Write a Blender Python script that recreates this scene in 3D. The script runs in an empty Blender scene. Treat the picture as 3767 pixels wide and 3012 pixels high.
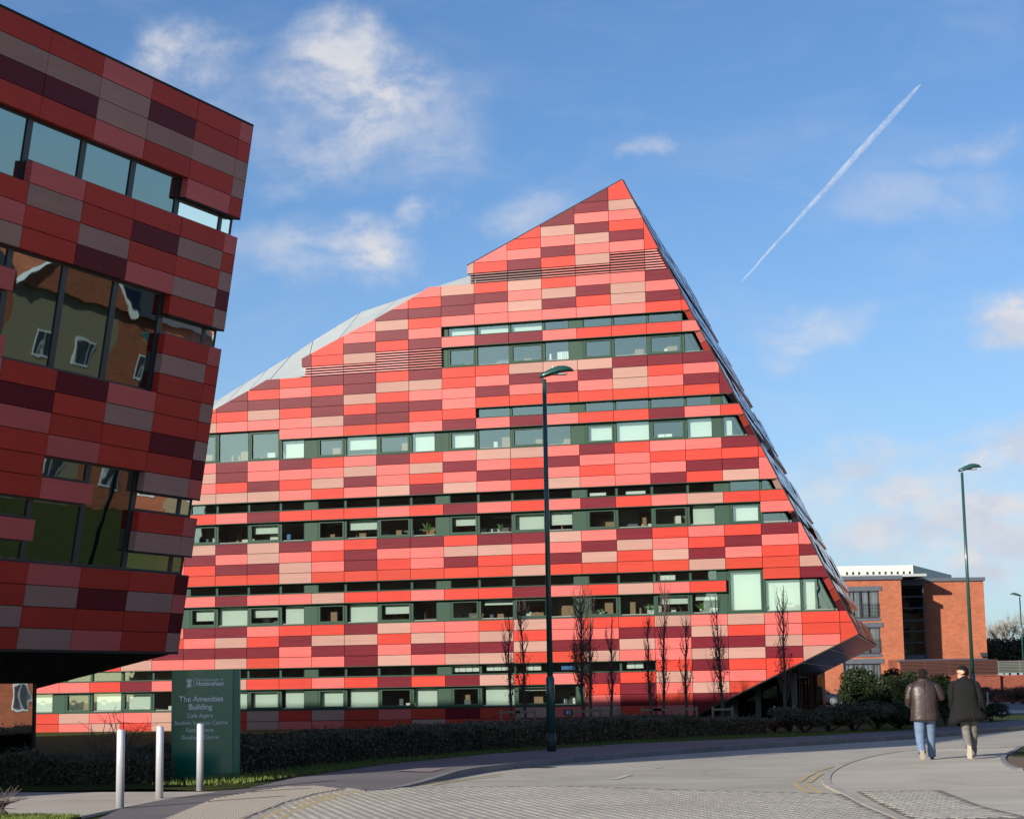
import bpy, bmesh, math, random
from mathutils import Vector, Matrix
random.seed(7)
SC = bpy.context.scene
COL = SC.collection

# ------------------------------------------------------------------ camera
F = 6888.87; PX = 1883.5; PY = 1506.0; EYE = 1.6      # focal length in photo pixels, centre, eye height
PITCH = 0.148531; ROLL = 0.017006
cf = Vector((0, math.cos(PITCH), math.sin(PITCH))); cu0 = Vector((0, -math.sin(PITCH), math.cos(PITCH))); cr0 = Vector((1, 0, 0))
cr = math.cos(ROLL)*cr0 - math.sin(ROLL)*cu0; cu = math.sin(ROLL)*cr0 + math.cos(ROLL)*cu0
CAM = Vector((0, 0, EYE))
cd = bpy.data.cameras.new('camera'); camo = bpy.data.objects.new('camera', cd); COL.objects.link(camo)
m = Matrix.Identity(4)
for i in range(3):
    m[i][0] = cr[i]; m[i][1] = cu[i]; m[i][2] = -cf[i]; m[i][3] = CAM[i]
camo.matrix_world = m
cd.sensor_width = 36; cd.sensor_fit = 'HORIZONTAL'; cd.lens = 36*F/3767
cd.clip_start = 0.5; cd.clip_end = 9000
SC.camera = camo

def ray(x, y): return cf + cr*((x-PX)/F) - cu*((y-PY)/F)
def G(x, y, z=0.0):
    d = ray(x, y); return CAM + d*((z-EYE)/d.z)
def atY(x, y, Y):
    d = ray(x, y); return CAM + d*(Y/d.y)

# ------------------------------------------------------------------ sun, sky, exposure
SUN_AZ = math.radians(48.0)      # direction the light travels, from +X towards +Y
SUN_EL = math.radians(19.5)
tr = Vector((math.cos(SUN_AZ)*math.cos(SUN_EL), math.sin(SUN_AZ)*math.cos(SUN_EL), -math.sin(SUN_EL)))
sl = bpy.data.lights.new('sun', 'SUN'); sl.energy = 5.0; sl.angle = math.radians(0.55); sl.color = (1.0, 0.93, 0.82)
so = bpy.data.objects.new('sun', sl); COL.objects.link(so); so.rotation_euler = (-tr).to_track_quat('Z', 'Y').to_euler(); so.location = (-60, -60, 60)
W = bpy.data.worlds.new('World'); SC.world = W; W.use_nodes = True
SKY_STRENGTH = 0.075
SC.view_settings.view_transform = 'Standard'; SC.view_settings.look = 'None'
SC.view_settings.exposure = 0.45; SC.view_settings.gamma = 1.0; SC.view_settings.use_curve_mapping = False

class NT:
    """small helper for writing node trees"""
    def __init__(s, tree): s.t = tree; s.n = tree.nodes; s.l = tree.links
    def new(s, ty, **kw):
        n = s.n.new(ty)
        for k, v in kw.items(): setattr(n, k, v)
        return n
    def put(s, sock, v):
        if isinstance(v, bpy.types.NodeSocket): s.l.new(v, sock)
        elif v is not None: sock.default_value = v
    def math(s, op, a, b=None, clamp=False):
        n = s.new('ShaderNodeMath', operation=op); n.use_clamp = clamp
        s.put(n.inputs[0], a); s.put(n.inputs[1], b); return n.outputs[0]
    def vmath(s, op, a, b=None):
        n = s.new('ShaderNodeVectorMath', operation=op); s.put(n.inputs[0], a); s.put(n.inputs[1], b)
        return n.outputs['Value'] if op in ('LENGTH', 'DOT_PRODUCT') else n.outputs[0]
    def noise(s, vec, scale, detail=4, rough=0.5, dist=0.0):
        n = s.new('ShaderNodeTexNoise'); s.put(n.inputs['Vector'], vec); n.inputs['Scale'].default_value = scale
        n.inputs['Detail'].default_value = detail; n.inputs['Roughness'].default_value = rough; n.inputs['Distortion'].default_value = dist
        return n.outputs['Fac']
    def ramp(s, fac, stops):
        n = s.new('ShaderNodeValToRGB'); e = n.color_ramp.elements
        while len(e) < len(stops): e.new(0.5)
        for i, (p, c) in enumerate(stops):
            e[i].position = p; e[i].color = (c, c, c, 1) if isinstance(c, (int, float)) else (*c, 1)
        s.put(n.inputs[0], fac); return n.outputs[0]
    def mapr(s, v, a, b, c, d):
        n = s.new('ShaderNodeMapRange'); n.interpolation_type = 'SMOOTHSTEP'
        s.put(n.inputs[0], v)
        for i, x in enumerate((a, b, c, d)): n.inputs[i+1].default_value = x
        return n.outputs[0]
    def mix(s, f, a, b):
        n = s.new('ShaderNodeMix', data_type='RGBA'); s.put(n.inputs[0], f)
        for sock, v in ((n.inputs[6], a), (n.inputs[7], b)):
            if isinstance(v, tuple): v = (*v[:3], 1)
            s.put(sock, v)
        return n.outputs[2]
    def mul(s, a, b):
        n = s.new('ShaderNodeMix', data_type='RGBA'); n.blend_type = 'MULTIPLY'; n.inputs[0].default_value = 1
        for sock, v in ((n.inputs[6], a), (n.inputs[7], b)):
            if isinstance(v, tuple): v = (*v[:3], 1)
            s.put(sock, v)
        return n.outputs[2]
    def bump(s, h, strength, dist):
        n = s.new('ShaderNodeBump'); n.inputs['Strength'].default_value = strength; n.inputs['Distance'].default_value = dist
        s.put(n.inputs['Height'], h); return n.outputs[0]

def build_world():
    t = NT(W.node_tree); t.n.clear()
    out = t.new('ShaderNodeOutputWorld'); bg = t.new('ShaderNodeBackground')
    sky = t.new('ShaderNodeTexSky', sky_type='NISHITA'); sky.sun_disc = False
    sky.sun_elevation = SUN_EL; sky.sun_rotation = math.atan2(-tr.x, -tr.y) % (2*math.pi)
    sky.air_density = 1.0; sky.dust_density = 0.6; sky.ozone_density = 2.2; sky.altitude = 50
    tc = t.new('ShaderNodeTexCoord'); D = tc.outputs['Generated']
    # soft patches of cloud, each at its own bearing and height in the sky
    blobs = [ # display px of the bearing, half widths, strength
        (395,135,85,60,.62),(705,115,95,75,.85),(730,225,150,95,.75),(640,290,120,80,.42),(860,280,110,80,.35),
        (885,450,45,40,.6),(770,530,95,60,.8),(640,530,110,55,.38),(1110,465,75,40,.35),(1700,715,110,42,.42),(1640,780,60,25,.25),
        (2125,690,85,52,.95),(1385,325,60,18,.3),(2080,315,110,32,.28),(1800,960,110,45,.5),(2090,985,130,55,.62),
        (1950,1060,170,60,.6),(1860,1150,130,60,.65),(2110,1140,150,90,.85),(1700,1050,110,70,.4),(560,390,50,30,.2),(1900,430,160,60,.2)]
    wn = t.new('ShaderNodeTexNoise'); t.put(wn.inputs['Vector'], D); wn.inputs['Scale'].default_value = 14; wn.inputs['Detail'].default_value = 7; wn.inputs['Roughness'].default_value = .6
    DW = t.vmath('ADD', D, t.vmath('MULTIPLY', t.vmath('SUBTRACT', wn.outputs['Color'], (.5, .5, .5)), (.085, .085, .06)))
    acc = None
    for bx, by, rx, ry, st in blobs:
        c = ray(bx*1.7472, by*1.7472).normalized()
        k = 1.7472/F
        v = t.vmath('SUBTRACT', DW, tuple(c)); v = t.vmath('MULTIPLY', v, (1/(rx*k), 1/(2.5*rx*k), 1/(ry*k)))
        L = t.vmath('LENGTH', v)
        g = t.math('MULTIPLY', t.mapr(L, 1.7, 0.1, 0.0, 1.0), st*(.84 if bx < 1200 else .92))
        acc = g if acc is None else t.math('MAXIMUM', acc, g)
    wv = t.vmath('MULTIPLY', D, (1.0, 1.0, 1.7))
    n1 = t.noise(wv, 22, 9, 0.62, 0.5); n2 = t.noise(wv, 75, 6, 0.6, 0.2)
    nn = t.math('ADD', t.math('MULTIPLY', n1, 0.75), t.math('MULTIPLY', n2, 0.25))
    dens = t.math('MULTIPLY', acc, t.mapr(nn, 0.33, 0.62, 0.30, 1.75))
    # the rest of the sky carries thin broken cloud as well
    wide = t.mapr(t.noise(t.vmath('MULTIPLY', D, (1, 1, 2.2)), 3.6, 8, 0.6, 0.3), 0.50, 0.80, 0.0, 0.4)
    sep = t.new('ShaderNodeSeparateXYZ'); t.put(sep.inputs[0], D)
    behind = t.mapr(sep.outputs[1], 0.75, 0.1, 0.0, 1.0)
    dens = t.math('MAXIMUM', dens, t.math('MULTIPLY', wide, behind))
    veil = t.mapr(sep.outputs[2], 0.30, 0.0, 0.0, 0.36)
    wisp = t.math('MULTIPLY', t.mapr(t.noise(t.vmath('MULTIPLY', D, (1, 1, 3)), 9, 7, 0.6, 0.6), 0.45, 0.8, 0.0, 1.0), 0.14)
    dens = t.math('ADD', dens, wisp, clamp=True)
    dens = t.math('MINIMUM', dens, 0.93)
    shade = t.noise(wv, 30, 5, 0.55)
    ccol = t.mix(t.mapr(shade, 0.35, 0.62, 0, 1), (5.9, 6.3, 7.3), (7.2, 7.2, 7.5))
    base = t.mul(sky.outputs[0], (0.86, 1.12, 1.42))
    base = t.mix(veil, base, (4.9, 6.1, 8.2))
    col = t.mix(dens, base, ccol)
    t.put(bg.inputs[0], col); bg.inputs[1].default_value = SKY_STRENGTH
    t.l.new(bg.outputs[0], out.inputs[0])
build_world()

# ------------------------------------------------------------------ helpers
def mat(name, color, rough=0.6, spec=0.5, metal=0.0, var=0.0, nscale=3.0, bump=0.0, bscale=60, fn=None, coat=0.0, rvar=0.0, vs=(1, 1, 1)):
    M = bpy.data.materials.new(name); M.use_nodes = True; t = NT(M.node_tree)
    b = t.n['Principled BSDF']
    b.inputs['Roughness'].default_value = rough; b.inputs['Metallic'].default_value = metal
    b.inputs['Specular IOR Level'].default_value = spec; b.inputs['Coat Weight'].default_value = coat; b.inputs['Coat Roughness'].default_value = 0.12
    tc = t.new('ShaderNodeTexCoord'); P = t.vmath('MULTIPLY', tc.outputs['Object'], vs)
    c = (*color, 1)
    if var:
        n = t.noise(P, nscale, 5, 0.6)
        c = t.mul((*color, 1), t.ramp(n, [(0.25, 1-var), (0.75, 1+var)]))
    if rvar:
        oi = t.new('ShaderNodeObjectInfo')
        f = t.math('ADD', t.math('MULTIPLY', oi.outputs['Random'], 2*rvar), 1-rvar)
        cc = t.new('ShaderNodeCombineColor'); [t.put(cc.inputs[i], f) for i in range(3)]
        c = t.mul(c, cc.outputs[0])
    t.put(b.inputs['Base Color'], c)
    if bump:
        t.put(b.inputs['Normal'], t.bump(t.noise(P, bscale, 4, 0.6), bump, 0.02))
    if fn: fn(t, b, P)
    return M

def newmesh(name, verts, faces, mats, smooth=False, midx=None):
    me = bpy.data.meshes.new(name); me.from_pydata([tuple(v) for v in verts], [], faces)
    for x in (mats if isinstance(mats, (list, tuple)) else [mats]): me.materials.append(x)
    if midx is not None: me.polygons.foreach_set('material_index', midx)
    if smooth: me.polygons.foreach_set('use_smooth', [True]*len(me.polygons))
    me.update(); return me

class MB:
    """collects shapes for one mesh"""
    def __init__(s): s.v = []; s.f = []; s.mi = []
    def add(s, vs, fs, mi=0):
        o = len(s.v); s.v += [Vector(v) for v in vs]; s.f += [tuple(i+o for i in f) for f in fs]; s.mi += [mi]*len(fs); return s
    def box(s, a, b, mi=0, M=None):
        x0, y0, z0 = a; x1, y1, z1 = b
        vs = [Vector(p) for p in ((x0,y0,z0),(x1,y0,z0),(x1,y1,z0),(x0,y1,z0),(x0,y0,z1),(x1,y0,z1),(x1,y1,z1),(x0,y1,z1))]
        if M is not None: vs = [M @ v for v in vs]
        return s.add(vs, [(0,3,2,1),(4,5,6,7),(0,1,5,4),(1,2,6,5),(2,3,7,6),(3,0,4,7)], mi)
    def prism(s, poly, off, mi=0):
        n = len(poly); vs = [Vector(p) for p in poly] + [Vector(p)+off for p in poly]
        fs = [tuple(range(n)), tuple(range(2*n-1, n-1, -1))] + [(i, i+n, (i+1) % n+n, (i+1) % n) for i in range(n)]
        return s.add(vs, fs, mi)
    def tube(s, pts, rad, n=8, mi=0, cap=True):
        if not hasattr(rad, '__len__'): rad = [rad]*len(pts)
        pts = [Vector(p) for p in pts]; vs = []; fs = []
        for i, p in enumerate(pts):
            d = (pts[min(i+1, len(pts)-1)] - pts[max(i-1, 0)]).normalized()
            a = d.cross(Vector((0, 1, 0)) if abs(d.y) < 0.9 else Vector((1, 0, 0))).normalized(); b = d.cross(a)
            for k in range(n):
                th = 2*math.pi*k/n; vs.append(p + (a*math.cos(th) + b*math.sin(th))*rad[i])
        for i in range(len(pts)-1):
            for k in range(n): fs.append((i*n+k, i*n+(k+1) % n, (i+1)*n+(k+1) % n, (i+1)*n+k))
        if cap: fs += [tuple(range(n-1, -1, -1)), tuple(range((len(pts)-1)*n, len(pts)*n))]
        return s.add(vs, fs, mi)
    def loft(s, rings, n=20, mi=0, cap=True, fold=0.0, seed=0):
        """rings: (x, y, z, rx, ry[, power]) horizontal oval sections"""
        rnd = random.Random(seed); ph = [rnd.uniform(0, 6.28) for _ in range(6)]; vs = []; fs = []
        for i, r in enumerate(rings):
            cx, cy, cz, rx, ry = r[:5]
            for k in range(n):
                th = 2*math.pi*k/n
                w = 1 + fold*(math.sin(5*th+ph[0]+i*0.7)*0.5 + math.sin(9*th+ph[1]-i*1.3)*0.35 + math.sin(3*th+ph[2]+i*2.1)*0.5)
                c, q = math.cos(th), math.sin(th)
                c = math.copysign(abs(c)**0.85, c); q = math.copysign(abs(q)**0.85, q)
                vs.append((cx+rx*c*w, cy+ry*q*w, cz + (r[5](th) if len(r) > 5 else 0)))
        for i in range(len(rings)-1):
            for k in range(n): fs.append((i*n+k, i*n+(k+1) % n, (i+1)*n+(k+1) % n, (i+1)*n+k))
        if cap: fs += [tuple(range(n-1, -1, -1)), tuple(range((len(rings)-1)*n, len(rings)*n))]
        return s.add(vs, fs, mi)
    def mesh(s, name, mats, smooth=False): return newmesh(name, s.v, s.f, mats, smooth, s.mi)
    def obj(s, name, mats, parent=None, smooth=False, **kw): return link(name, s.mesh(name, mats, smooth), parent, **kw)

def link(name, me, parent=None, loc=None, label=None, cat=None, group=None, kind=None):
    o = bpy.data.objects.new(name, me); COL.objects.link(o)
    if parent is not None: o.parent = parent
    if loc is not None: o.location = loc
    if label: o['label'] = label
    if cat: o['category'] = cat
    if group: o['group'] = group
    if kind: o['kind'] = kind
    return o
def thing(name, label, cat, loc=(0, 0, 0), rz=0.0, group=None):
    o = link(name, None, None, loc, label, cat, group); o.rotation_euler = (0, 0, rz); o.empty_display_size = 0.3; return o
def copy_tree(o, loc, rz, label):
    c = o.copy(); COL.objects.link(c); c.location = loc; c.rotation_euler = (0, 0, rz); c['label'] = label
    def rec(a, b):
        for ch in a.children:
            d = ch.copy(); COL.objects.link(d); d.parent = b; rec(ch, d)
    rec(o, c); return c

def clip_rect(poly, x0, y0, x1, y1):
    def cl(P, ins, inter):
        out = []
        for i in range(len(P)):
            a, b = P[i-1], P[i]
            if ins(b):
                if not ins(a): out.append(inter(a, b))
                out.append(b)
            elif ins(a): out.append(inter(a, b))
        return out
    def ix(x): return lambda a, b: (x, a[1]+(b[1]-a[1])*(x-a[0])/(b[0]-a[0]))
    def iy(y): return lambda a, b: (a[0]+(b[0]-a[0])*(y-a[1])/(b[1]-a[1]), y)
    for ins, it in ((lambda p: p[0] >= x0, ix(x0)), (lambda p: p[0] <= x1, ix(x1)), (lambda p: p[1] >= y0, iy(y0)), (lambda p: p[1] <= y1, iy(y1))):
        if not poly: return []
        poly = cl(poly, ins, it)
    out = []
    for p in poly:
        if not out or abs(p[0]-out[-1][0])+abs(p[1]-out[-1][1]) > 1e-5: out.append(p)
    if len(out) > 1 and abs(out[0][0]-out[-1][0])+abs(out[0][1]-out[-1][1]) < 1e-5: out.pop()
    return out
def area(P): return 0.5*sum(P[i-1][0]*P[i][1]-P[i][0]*P[i-1][1] for i in range(len(P)))
def smooth_line(pts, step):
    """resample a ground polyline through Catmull-Rom"""
    P = [Vector(p) for p in pts]; P = [2*P[0]-P[1]] + P + [2*P[-1]-P[-2]]; fine = []
    for i in range(1, len(P)-2):
        for k in range(12):
            t = k/12; a, b, c, d = P[i-1:i+3]
            fine.append(0.5*((2*b)+(c-a)*t+(2*a-5*b+4*c-d)*t*t+(3*b-a-3*c+d)*t**3))
    fine.append(P[-2]); out = [fine[0]]; acc = 0
    for a, b in zip(fine, fine[1:]):
        L = (b-a).length
        while acc+L >= step:
            t = (step-acc)/L; a = a.lerp(b, t); out.append(a.copy()); L = (b-a).length; acc = 0
        acc += L
    return out

# ------------------------------------------------------------------ materials
def panelmat(name, c, rough=0.34):
    def fn(t, b, P):
        sep = t.new('ShaderNodeSeparateXYZ'); t.put(sep.inputs[0], P)
        cmb = t.new('ShaderNodeCombineXYZ'); t.put(cmb.inputs[0], t.math('MULTIPLY', sep.outputs[0], 0.25)); t.put(cmb.inputs[2], t.math('MULTIPLY', sep.outputs[2], 14.0))
        oi = t.new('ShaderNodeObjectInfo'); n = t.new('ShaderNodeTexNoise'); n.noise_dimensions = '4D'; t.put(n.inputs['Vector'], cmb.outputs[0]); t.put(n.inputs['W'], t.math('MULTIPLY', oi.outputs['Random'], 40))
        n.inputs['Scale'].default_value = 2.2; n.inputs['Detail'].default_value = 5; n.inputs['Roughness'].default_value = 0.65
        t.put(b.inputs['Roughness'], t.ramp(n.outputs[0], [(0.3, rough-0.06), (0.75, rough+0.12)]))
        old = b.inputs['Base Color'].links[0].from_socket
        t.put(b.inputs['Base Color'], t.mul(old, t.ramp(n.outputs[0], [(0.3, 0.87), (0.7, 1.09)])))
        t.put(b.inputs['Normal'], t.bump(n.outputs[0], 0.10, 0.01))
    return mat(name, c, rough, 0.09, var=0.07, nscale=0.6, rvar=0.085, fn=fn, coat=0.0)
PAN = {'R': panelmat('coral_red_panel', (0.52, 0.046, 0.030)), 'P': panelmat('salmon_pink_panel', (0.62, 0.125, 0.110)),
       'B': panelmat('beige_panel', (0.405, 0.222, 0.178), 0.42), 'D': panelmat('dark_maroon_panel', (0.140, 0.012, 0.020), 0.30),
       'K': panelmat('vermilion_panel', (0.47, 0.048, 0.028), 0.36)}
PORD = ['R', 'P', 'B', 'D', 'K']
GREEN = mat('dark_green_frame', (0.028, 0.062, 0.040), 0.45, 0.12, rvar=0.06, var=0.05)
BLACK = mat('black_joint', (0.012, 0.011, 0.011), 0.8)
SHELL = mat('structure_behind_cladding', (0.06, 0.02, 0.02), 0.8)
INNER = mat('room_interior', (0.62, 0.54, 0.48), 0.9, var=0.3, nscale=0.8)
BLIND = mat('pale_blind', (0.66, 0.70, 0.66), 0.7, fn=lambda t, b, P: t.put(b.inputs['Normal'], t.bump(t.noise(t.vmath('MULTIPLY', P, (0.2, 0.2, 18)), 3, 2), 0.4, 0.02)))
ZINC = mat('pale_zinc_roof', (0.40, 0.42, 0.40), 0.5, var=0.08, nscale=1.0)
SOFFIT_REFL = mat('brick_reflection_soffit', (0.125, 0.062, 0.032), 0.26, metal=0.15, rvar=0.45, coat=0.3, var=0.15, nscale=1.5)  # brown base colour paints in the brick's reflection on the soffit
def glass(name, tint, refl, gc=(0.85, 0.9, 0.87)):
    M = bpy.data.materials.new(name); M.use_nodes = True; t = NT(M.node_tree); t.n.clear()
    out = t.new('ShaderNodeOutputMaterial'); tr_ = t.new('ShaderNodeBsdfTransparent'); gl = t.new('ShaderNodeBsdfGlossy')
    tr_.inputs[0].default_value = (*tint, 1); gl.inputs['Roughness'].default_value = 0.015; gl.inputs[0].default_value = (*gc, 1)
    tc = t.new('ShaderNodeTexCoord'); nb = t.bump(t.noise(tc.outputs['Object'], 0.9, 2, 0.5), 0.14, 0.02); t.put(gl.inputs['Normal'], nb)
    fr = t.new('ShaderNodeFresnel'); fr.inputs[0].default_value = 1.5
    fac = t.math('ADD', t.math('MULTIPLY', fr.outputs[0], 0.9), refl, clamp=True)
    mx = t.new('ShaderNodeMixShader'); t.put(mx.inputs[0], fac); t.l.new(tr_.outputs[0], mx.inputs[1]); t.l.new(gl.outputs[0], mx.inputs[2]); t.l.new(mx.outputs[0], out.inputs[0])
    return M
GLASS = glass('green_tinted_glass', (0.76, 0.84, 0.80), 0.20, (0.74, 0.88, 0.76))
DGLASS = glass('dark_reflective_glass', (0.34, 0.40, 0.38), 0.07, (0.22, 0.29, 0.30))
CGLASS = glass('clear_glass', (0.80, 0.86, 0.84), 0.08)
LOUV = [mat('louvre_' + k, c, 0.45) for k, c in (('red', (0.42, 0.05, 0.04)), ('pink', (0.60, 0.16, 0.15)), ('dark', (0.13, 0.014, 0.017)))]

# ------------------------------------------------------------------ main clad building
AZ = 0.26598; CW = 1.49595; RH = 0.45
MO = Vector((4.2287, 77.2878, 18.8987))                # joint 0, row line 0 on the face of the panels
md = Vector((math.cos(AZ), -math.sin(AZ), 0)); mn = Vector((-math.sin(AZ), -math.cos(AZ), 0)); mz = Vector((0, 0, 1))
ds = Vector((0.21846, 0.97584, 0))                      # direction of the side wall, away from the road
DEPTH = 22.6
root = thing('clad_office_building', 'large wedge shaped building clad in red, pink, beige and maroon panels with a pointed peak', 'building', MO, -AZ)
# local axes of root: x along the facade, y away from the road, z up
def L3(k, j, off=0.0): return Vector((k*CW, -off, -j*RH))
OUT = [(0.42, -8.89), (6.47, 34.06), (1.33, 42.0), (-25.0, 42.0), (-24, 29.0), (-12.05, 10.64), (-10.96, 8.95), (-10.39, 8.0), (-9.23, 8.0), (-9.23, 7.0), (-9.30, 7.0),
       (-9.30, 6.16), (-7.96, 4.14), (-6.96, 2.67), (-5.95, 1.04), (-5.34, 0.0), (-4.13, 0.0), (-4.13, -1.0), (-4.20, -1.0), (-4.19, -1.78)]
def side_k(j): return 0.42+(6.47-0.42)*(j+8.89)/(34.06+8.89)
cells = []      # (c, r0, r1, colour)
rows = {        # row -> (last column on the right, colours from right to left)
 -7: (0, 'BD'), -6: (0, 'PP'), -5: (0, 'RDB'), -4: (0, 'DBPR'), -3: (0, 'PPDP'), -2: (-1, 'BRDR'),
 0: (1, 'DPPRBRBP'), 1: (1, 'PBDBPDDRP'), 2: (2, 'DDBRDBPDDD'), 3: (2, 'RRPPPPPPRB'), 4: (-6, 'PD'), 5: (2, 'PRRRPDDPDRD'), 6: (-8, 'BR'),
 8: (2, 'DDDBBBRRDRDDRD'), 9: (2, 'PRBDPDPRBBDRPRD'), 10: (2, 'DPBPDPDPPRBDDDD'), 11: (2, 'KKKKKKKPDDRDRBRR'), 12: (-5, 'RRDDBPPPB'),
 13: (3, 'RPDRRPDPDPKKPP'), 16: (4, 'DDPPRDPBBPRDPRDPDP'), 17: (4, 'RRRRPPDRPDBPBPPPDB'), 18: (3, 'DDPPRPDDPRPDBRDRP'), 19: (3, 'BRDPPBRPBDBPRPBBB'),
 21: (4, 'RRBPRDPRPDRPRRRDPR'), 22: (4, 'P'), 24: (4, 'DRPRDPBDDRDDRPDBDB'), 25: (4, 'PDRPBDPPBBPPDRPBPD'), 26: (5, 'DRPDBRBDRRDPRDPBDDRP'),
 27: (5, 'BKKBKKKKBKKKKKKBKKK'), 28: (5, 'DK'), 29: (2, 'RPBRPDRRPRRBPPDP'), 32: (6, 'RRPBPBRRPBKPPBDRRPDDP'), 33: (5, 'KPRBDDPPRBPBRBBDRBPR'),
 34: (5, 'PBDDPBDDBDDDPDDPDDDD'), 35: (4, 'DBBPPBKKBBPBDPPKBPPBR'), 36: (3, 'RDR'), 37: (3, 'PPBRDPRBDRDRPRRBRPDRPP'), 38: (3, 'KBPDR'),
 39: (1, 'KDP'), 40: (1, 'PKBPBKDKPKBRBRPBPPBRKB'), 41: (1, 'PDPDDRKBKKPPBRPBRBPKB')}
for r, (c0, s) in rows.items():
    for i, ch in enumerate(s): cells.append((c0-i, r, r+1, ch))
cells += [(0, -10, -7, 'R'), (-1, -10, -7, 'D'), (-2, -9, -5, 'D'), (-3, -8, -4, 'R'), (-4, -6, -2, 'P'), (-5, -4, -1, 'B'), (1, -6, -2, 'R'), (-6, -1, 0, 'P'),
          (-8, 1, 4, 'P'), (-9, 3, 6, 'R'), (-10, 4, 7, 'D'), (3, 9, 12, 'D'), (4, 18, 20, 'P'), (5, 24, 26, 'P'), (6, 33, 38, 'K'), (5, 35, 39, 'B'), (4, 36, 39, 'R'), (2, 39, 42, 'D'), (5, 16, 18, 'D')]
cells = [c for c in cells if c[0] > -20]
used = {(c, r) for c, a, b, _ in cells for r in range(a, b)}
# farther left, behind the other building
for r in list(range(14, 42)):
    if r in (20, 22, 23, 28, 30, 31, 36, 38, 39, 14, 15): continue
    for c in range(-24, -13):
        if (c, r) not in used: cells.append((c, r, r+1, random.choice('RPBDK'))); used.add((c, r))
# rows partly listed: close remaining holes of the cladding on solid rows
wincol = set()
bands = {4: (4, 5, -5, 2), 6: (6, 8, -5, 2), 12: (12, 13, -4, 3), 14: (14, 16, -10, 4), 20: (20, 21, -24, 5), 22: (22, 24, -24, 3), 28: (28, 29, -24, 2),
         30: (30, 32, -24, 2), 36: (36, 37, -24, 0), 38: (38, 40, -24, -2)}
winc = []       # windows: c, r0, r1
for r0, r1, ca, cb in bands.values():
    for c in range(ca, cb+1): winc.append((c, r0, r1))
winc += [(4, 23, 24), (3, 28, 32), (4, 29, 32), (5, 29, 32), (6, 29, 32), (-11, 13, 16), (-12, 13, 16), (-13, 13, 16), (4, 20, 21)]
winc = list(dict.fromkeys(winc))
for c, a, b in winc:
    for r in range(a, b): wincol.add((c, r))
lou = [(c, -1, 0) for c in range(-5, 0)] + [(0, -2, 0), (1, -2, 0), (-6, 6, 8), (-7, 6, 8), (-8, 7, 8), (-9, 7, 8), (-10, 7, 8)]
for c, a, b in lou:
    for r in range(a, b): wincol.add((c, r))
for r in range(-9, 42):
    for c in range(-24, 7):
        if (c, r) in used or (c, r) in wincol: continue
        P = clip_rect(OUT, c, r, c+1, r+1)
        if P and abs(area(P)) > 0.03: cells.append((c, r, r+1, 'RPBDK'[(c*7+r*3) % 5])); used.add((c, r))
GAP = 0.011
pm_cache = {}
polys = []
for c, a, b, ch in cells:
    P = clip_rect(OUT, c+GAP/CW, a+GAP/RH, c+1-GAP/CW, b-GAP/RH)
    if len(P) < 3 or abs(area(P)) < 0.004: continue
    full = abs(area(P)) > 0.999*(1-2*GAP/CW)*(b-a-2*GAP/RH)
    polys.append((abs(area(P)), c, a, b, ch, P, full))
vis = lambda p: p[1] > -18 or p[2] > 38
big = sorted(polys, key=lambda p: -(p[0]*(1 if p[1] > -14 or (p[2] > 36 and p[1] > -19) else 0)*(1+0.05*p[1]/10)))
single = big[:298]; rest = big[298:]
PT = 0.19       # thickness of the cladding build-up
def poly_box(P, c=None, a=None, off0=-PT, off1=0.0):
    """front polygon on the facade and its prism, local to the cell corner"""
    base = L3(c, a) if c is not None else Vector((0, 0, 0))
    if area(P) > 0: P = P[::-1]
    fr = [L3(k, j, off1)-base for k, j in P]; return fr, Vector((0, off1-off0, 0))
for ar, c, a, b, ch, P, full in single:
    jit = random.choice((0.0, 0.004, -0.004, 0.008))
    key = (ch, b-a)
    if full and key in pm_cache: me = pm_cache[key]
    else:
        fr, off = poly_box(P, c, a); me = MB().prism(fr, off).mesh('panel', PAN[ch])
        if full: pm_cache[key] = me
    o = link('panel', me, root, L3(c, a)+Vector((0, jit, 0)))
rb = MB()
for ar, c, a, b, ch, P, full in rest:
    fr, off = poly_box(P); rb.prism(fr, off, PORD.index(ch))
rb.obj('cladding_panels', [PAN[k] for k in PORD], root, kind='stuff')
# side wall: rows of glossy panels that lean in, broken by recessed glazing bands
sn = Vector((0.88379, -0.19785, 0.42399))
rot = Matrix.Rotation(AZ, 3, 'Z')
lds = (rot @ ds).normalized(); lsn = (rot @ sn).normalized()
glz = {4: 1, 6: 1, 7: 1, 12: 1, 14: 1, 15: 1, 20: 1, 23: 1, 28: 1, 30: 1, 31: 1, -2: 1, -1: 1}
sb = MB(); sg = MB()
for r in range(-9, 34):
    a0 = L3(side_k(r if r > -9 else -8.89), max(r, -8.89)); a1 = L3(side_k(min(r+1, 34.06)), min(r+1, 34.06) if r < 33 else 34.06)
    ncol = 15
    for q in range(ncol):
        w0 = DEPTH*q/ncol+0.015; w1 = DEPTH*(q+1)/ncol-0.015
        g = (r in glz and (q > 0 or r in (12, 23))) or (r in (8, 9, 17, 25, 26) and q % 7 in (3, 4)) or (r in (22, 13) and 5 < q < 10)
        if g: continue
        e = (a1-a0).normalized()*0.012
        w0 = max(w0, .03); quad = [a0+e+lds*w0, a1-e+lds*w0, a1-e+lds*w1, a0+e+lds*w1]
        proud = random.choice((0, 0.01, 0.02))
        sb.prism([p+lsn*proud for p in quad], -lsn*0.25, random.choice((0, 0, 1, 3, 3, 4, 2)))
SIDE = [panelmat('side_'+k, tuple(v*0.5 for v in c), 0.10) for k, c in (('red', (0.5, 0.06, 0.045)), ('pink', (0.6, 0.16, 0.15)), ('beige', (0.5, 0.3, 0.24)), ('dark', (0.13, 0.015, 0.02)), ('orange', (0.4, 0.05, 0.03)))]
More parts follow.
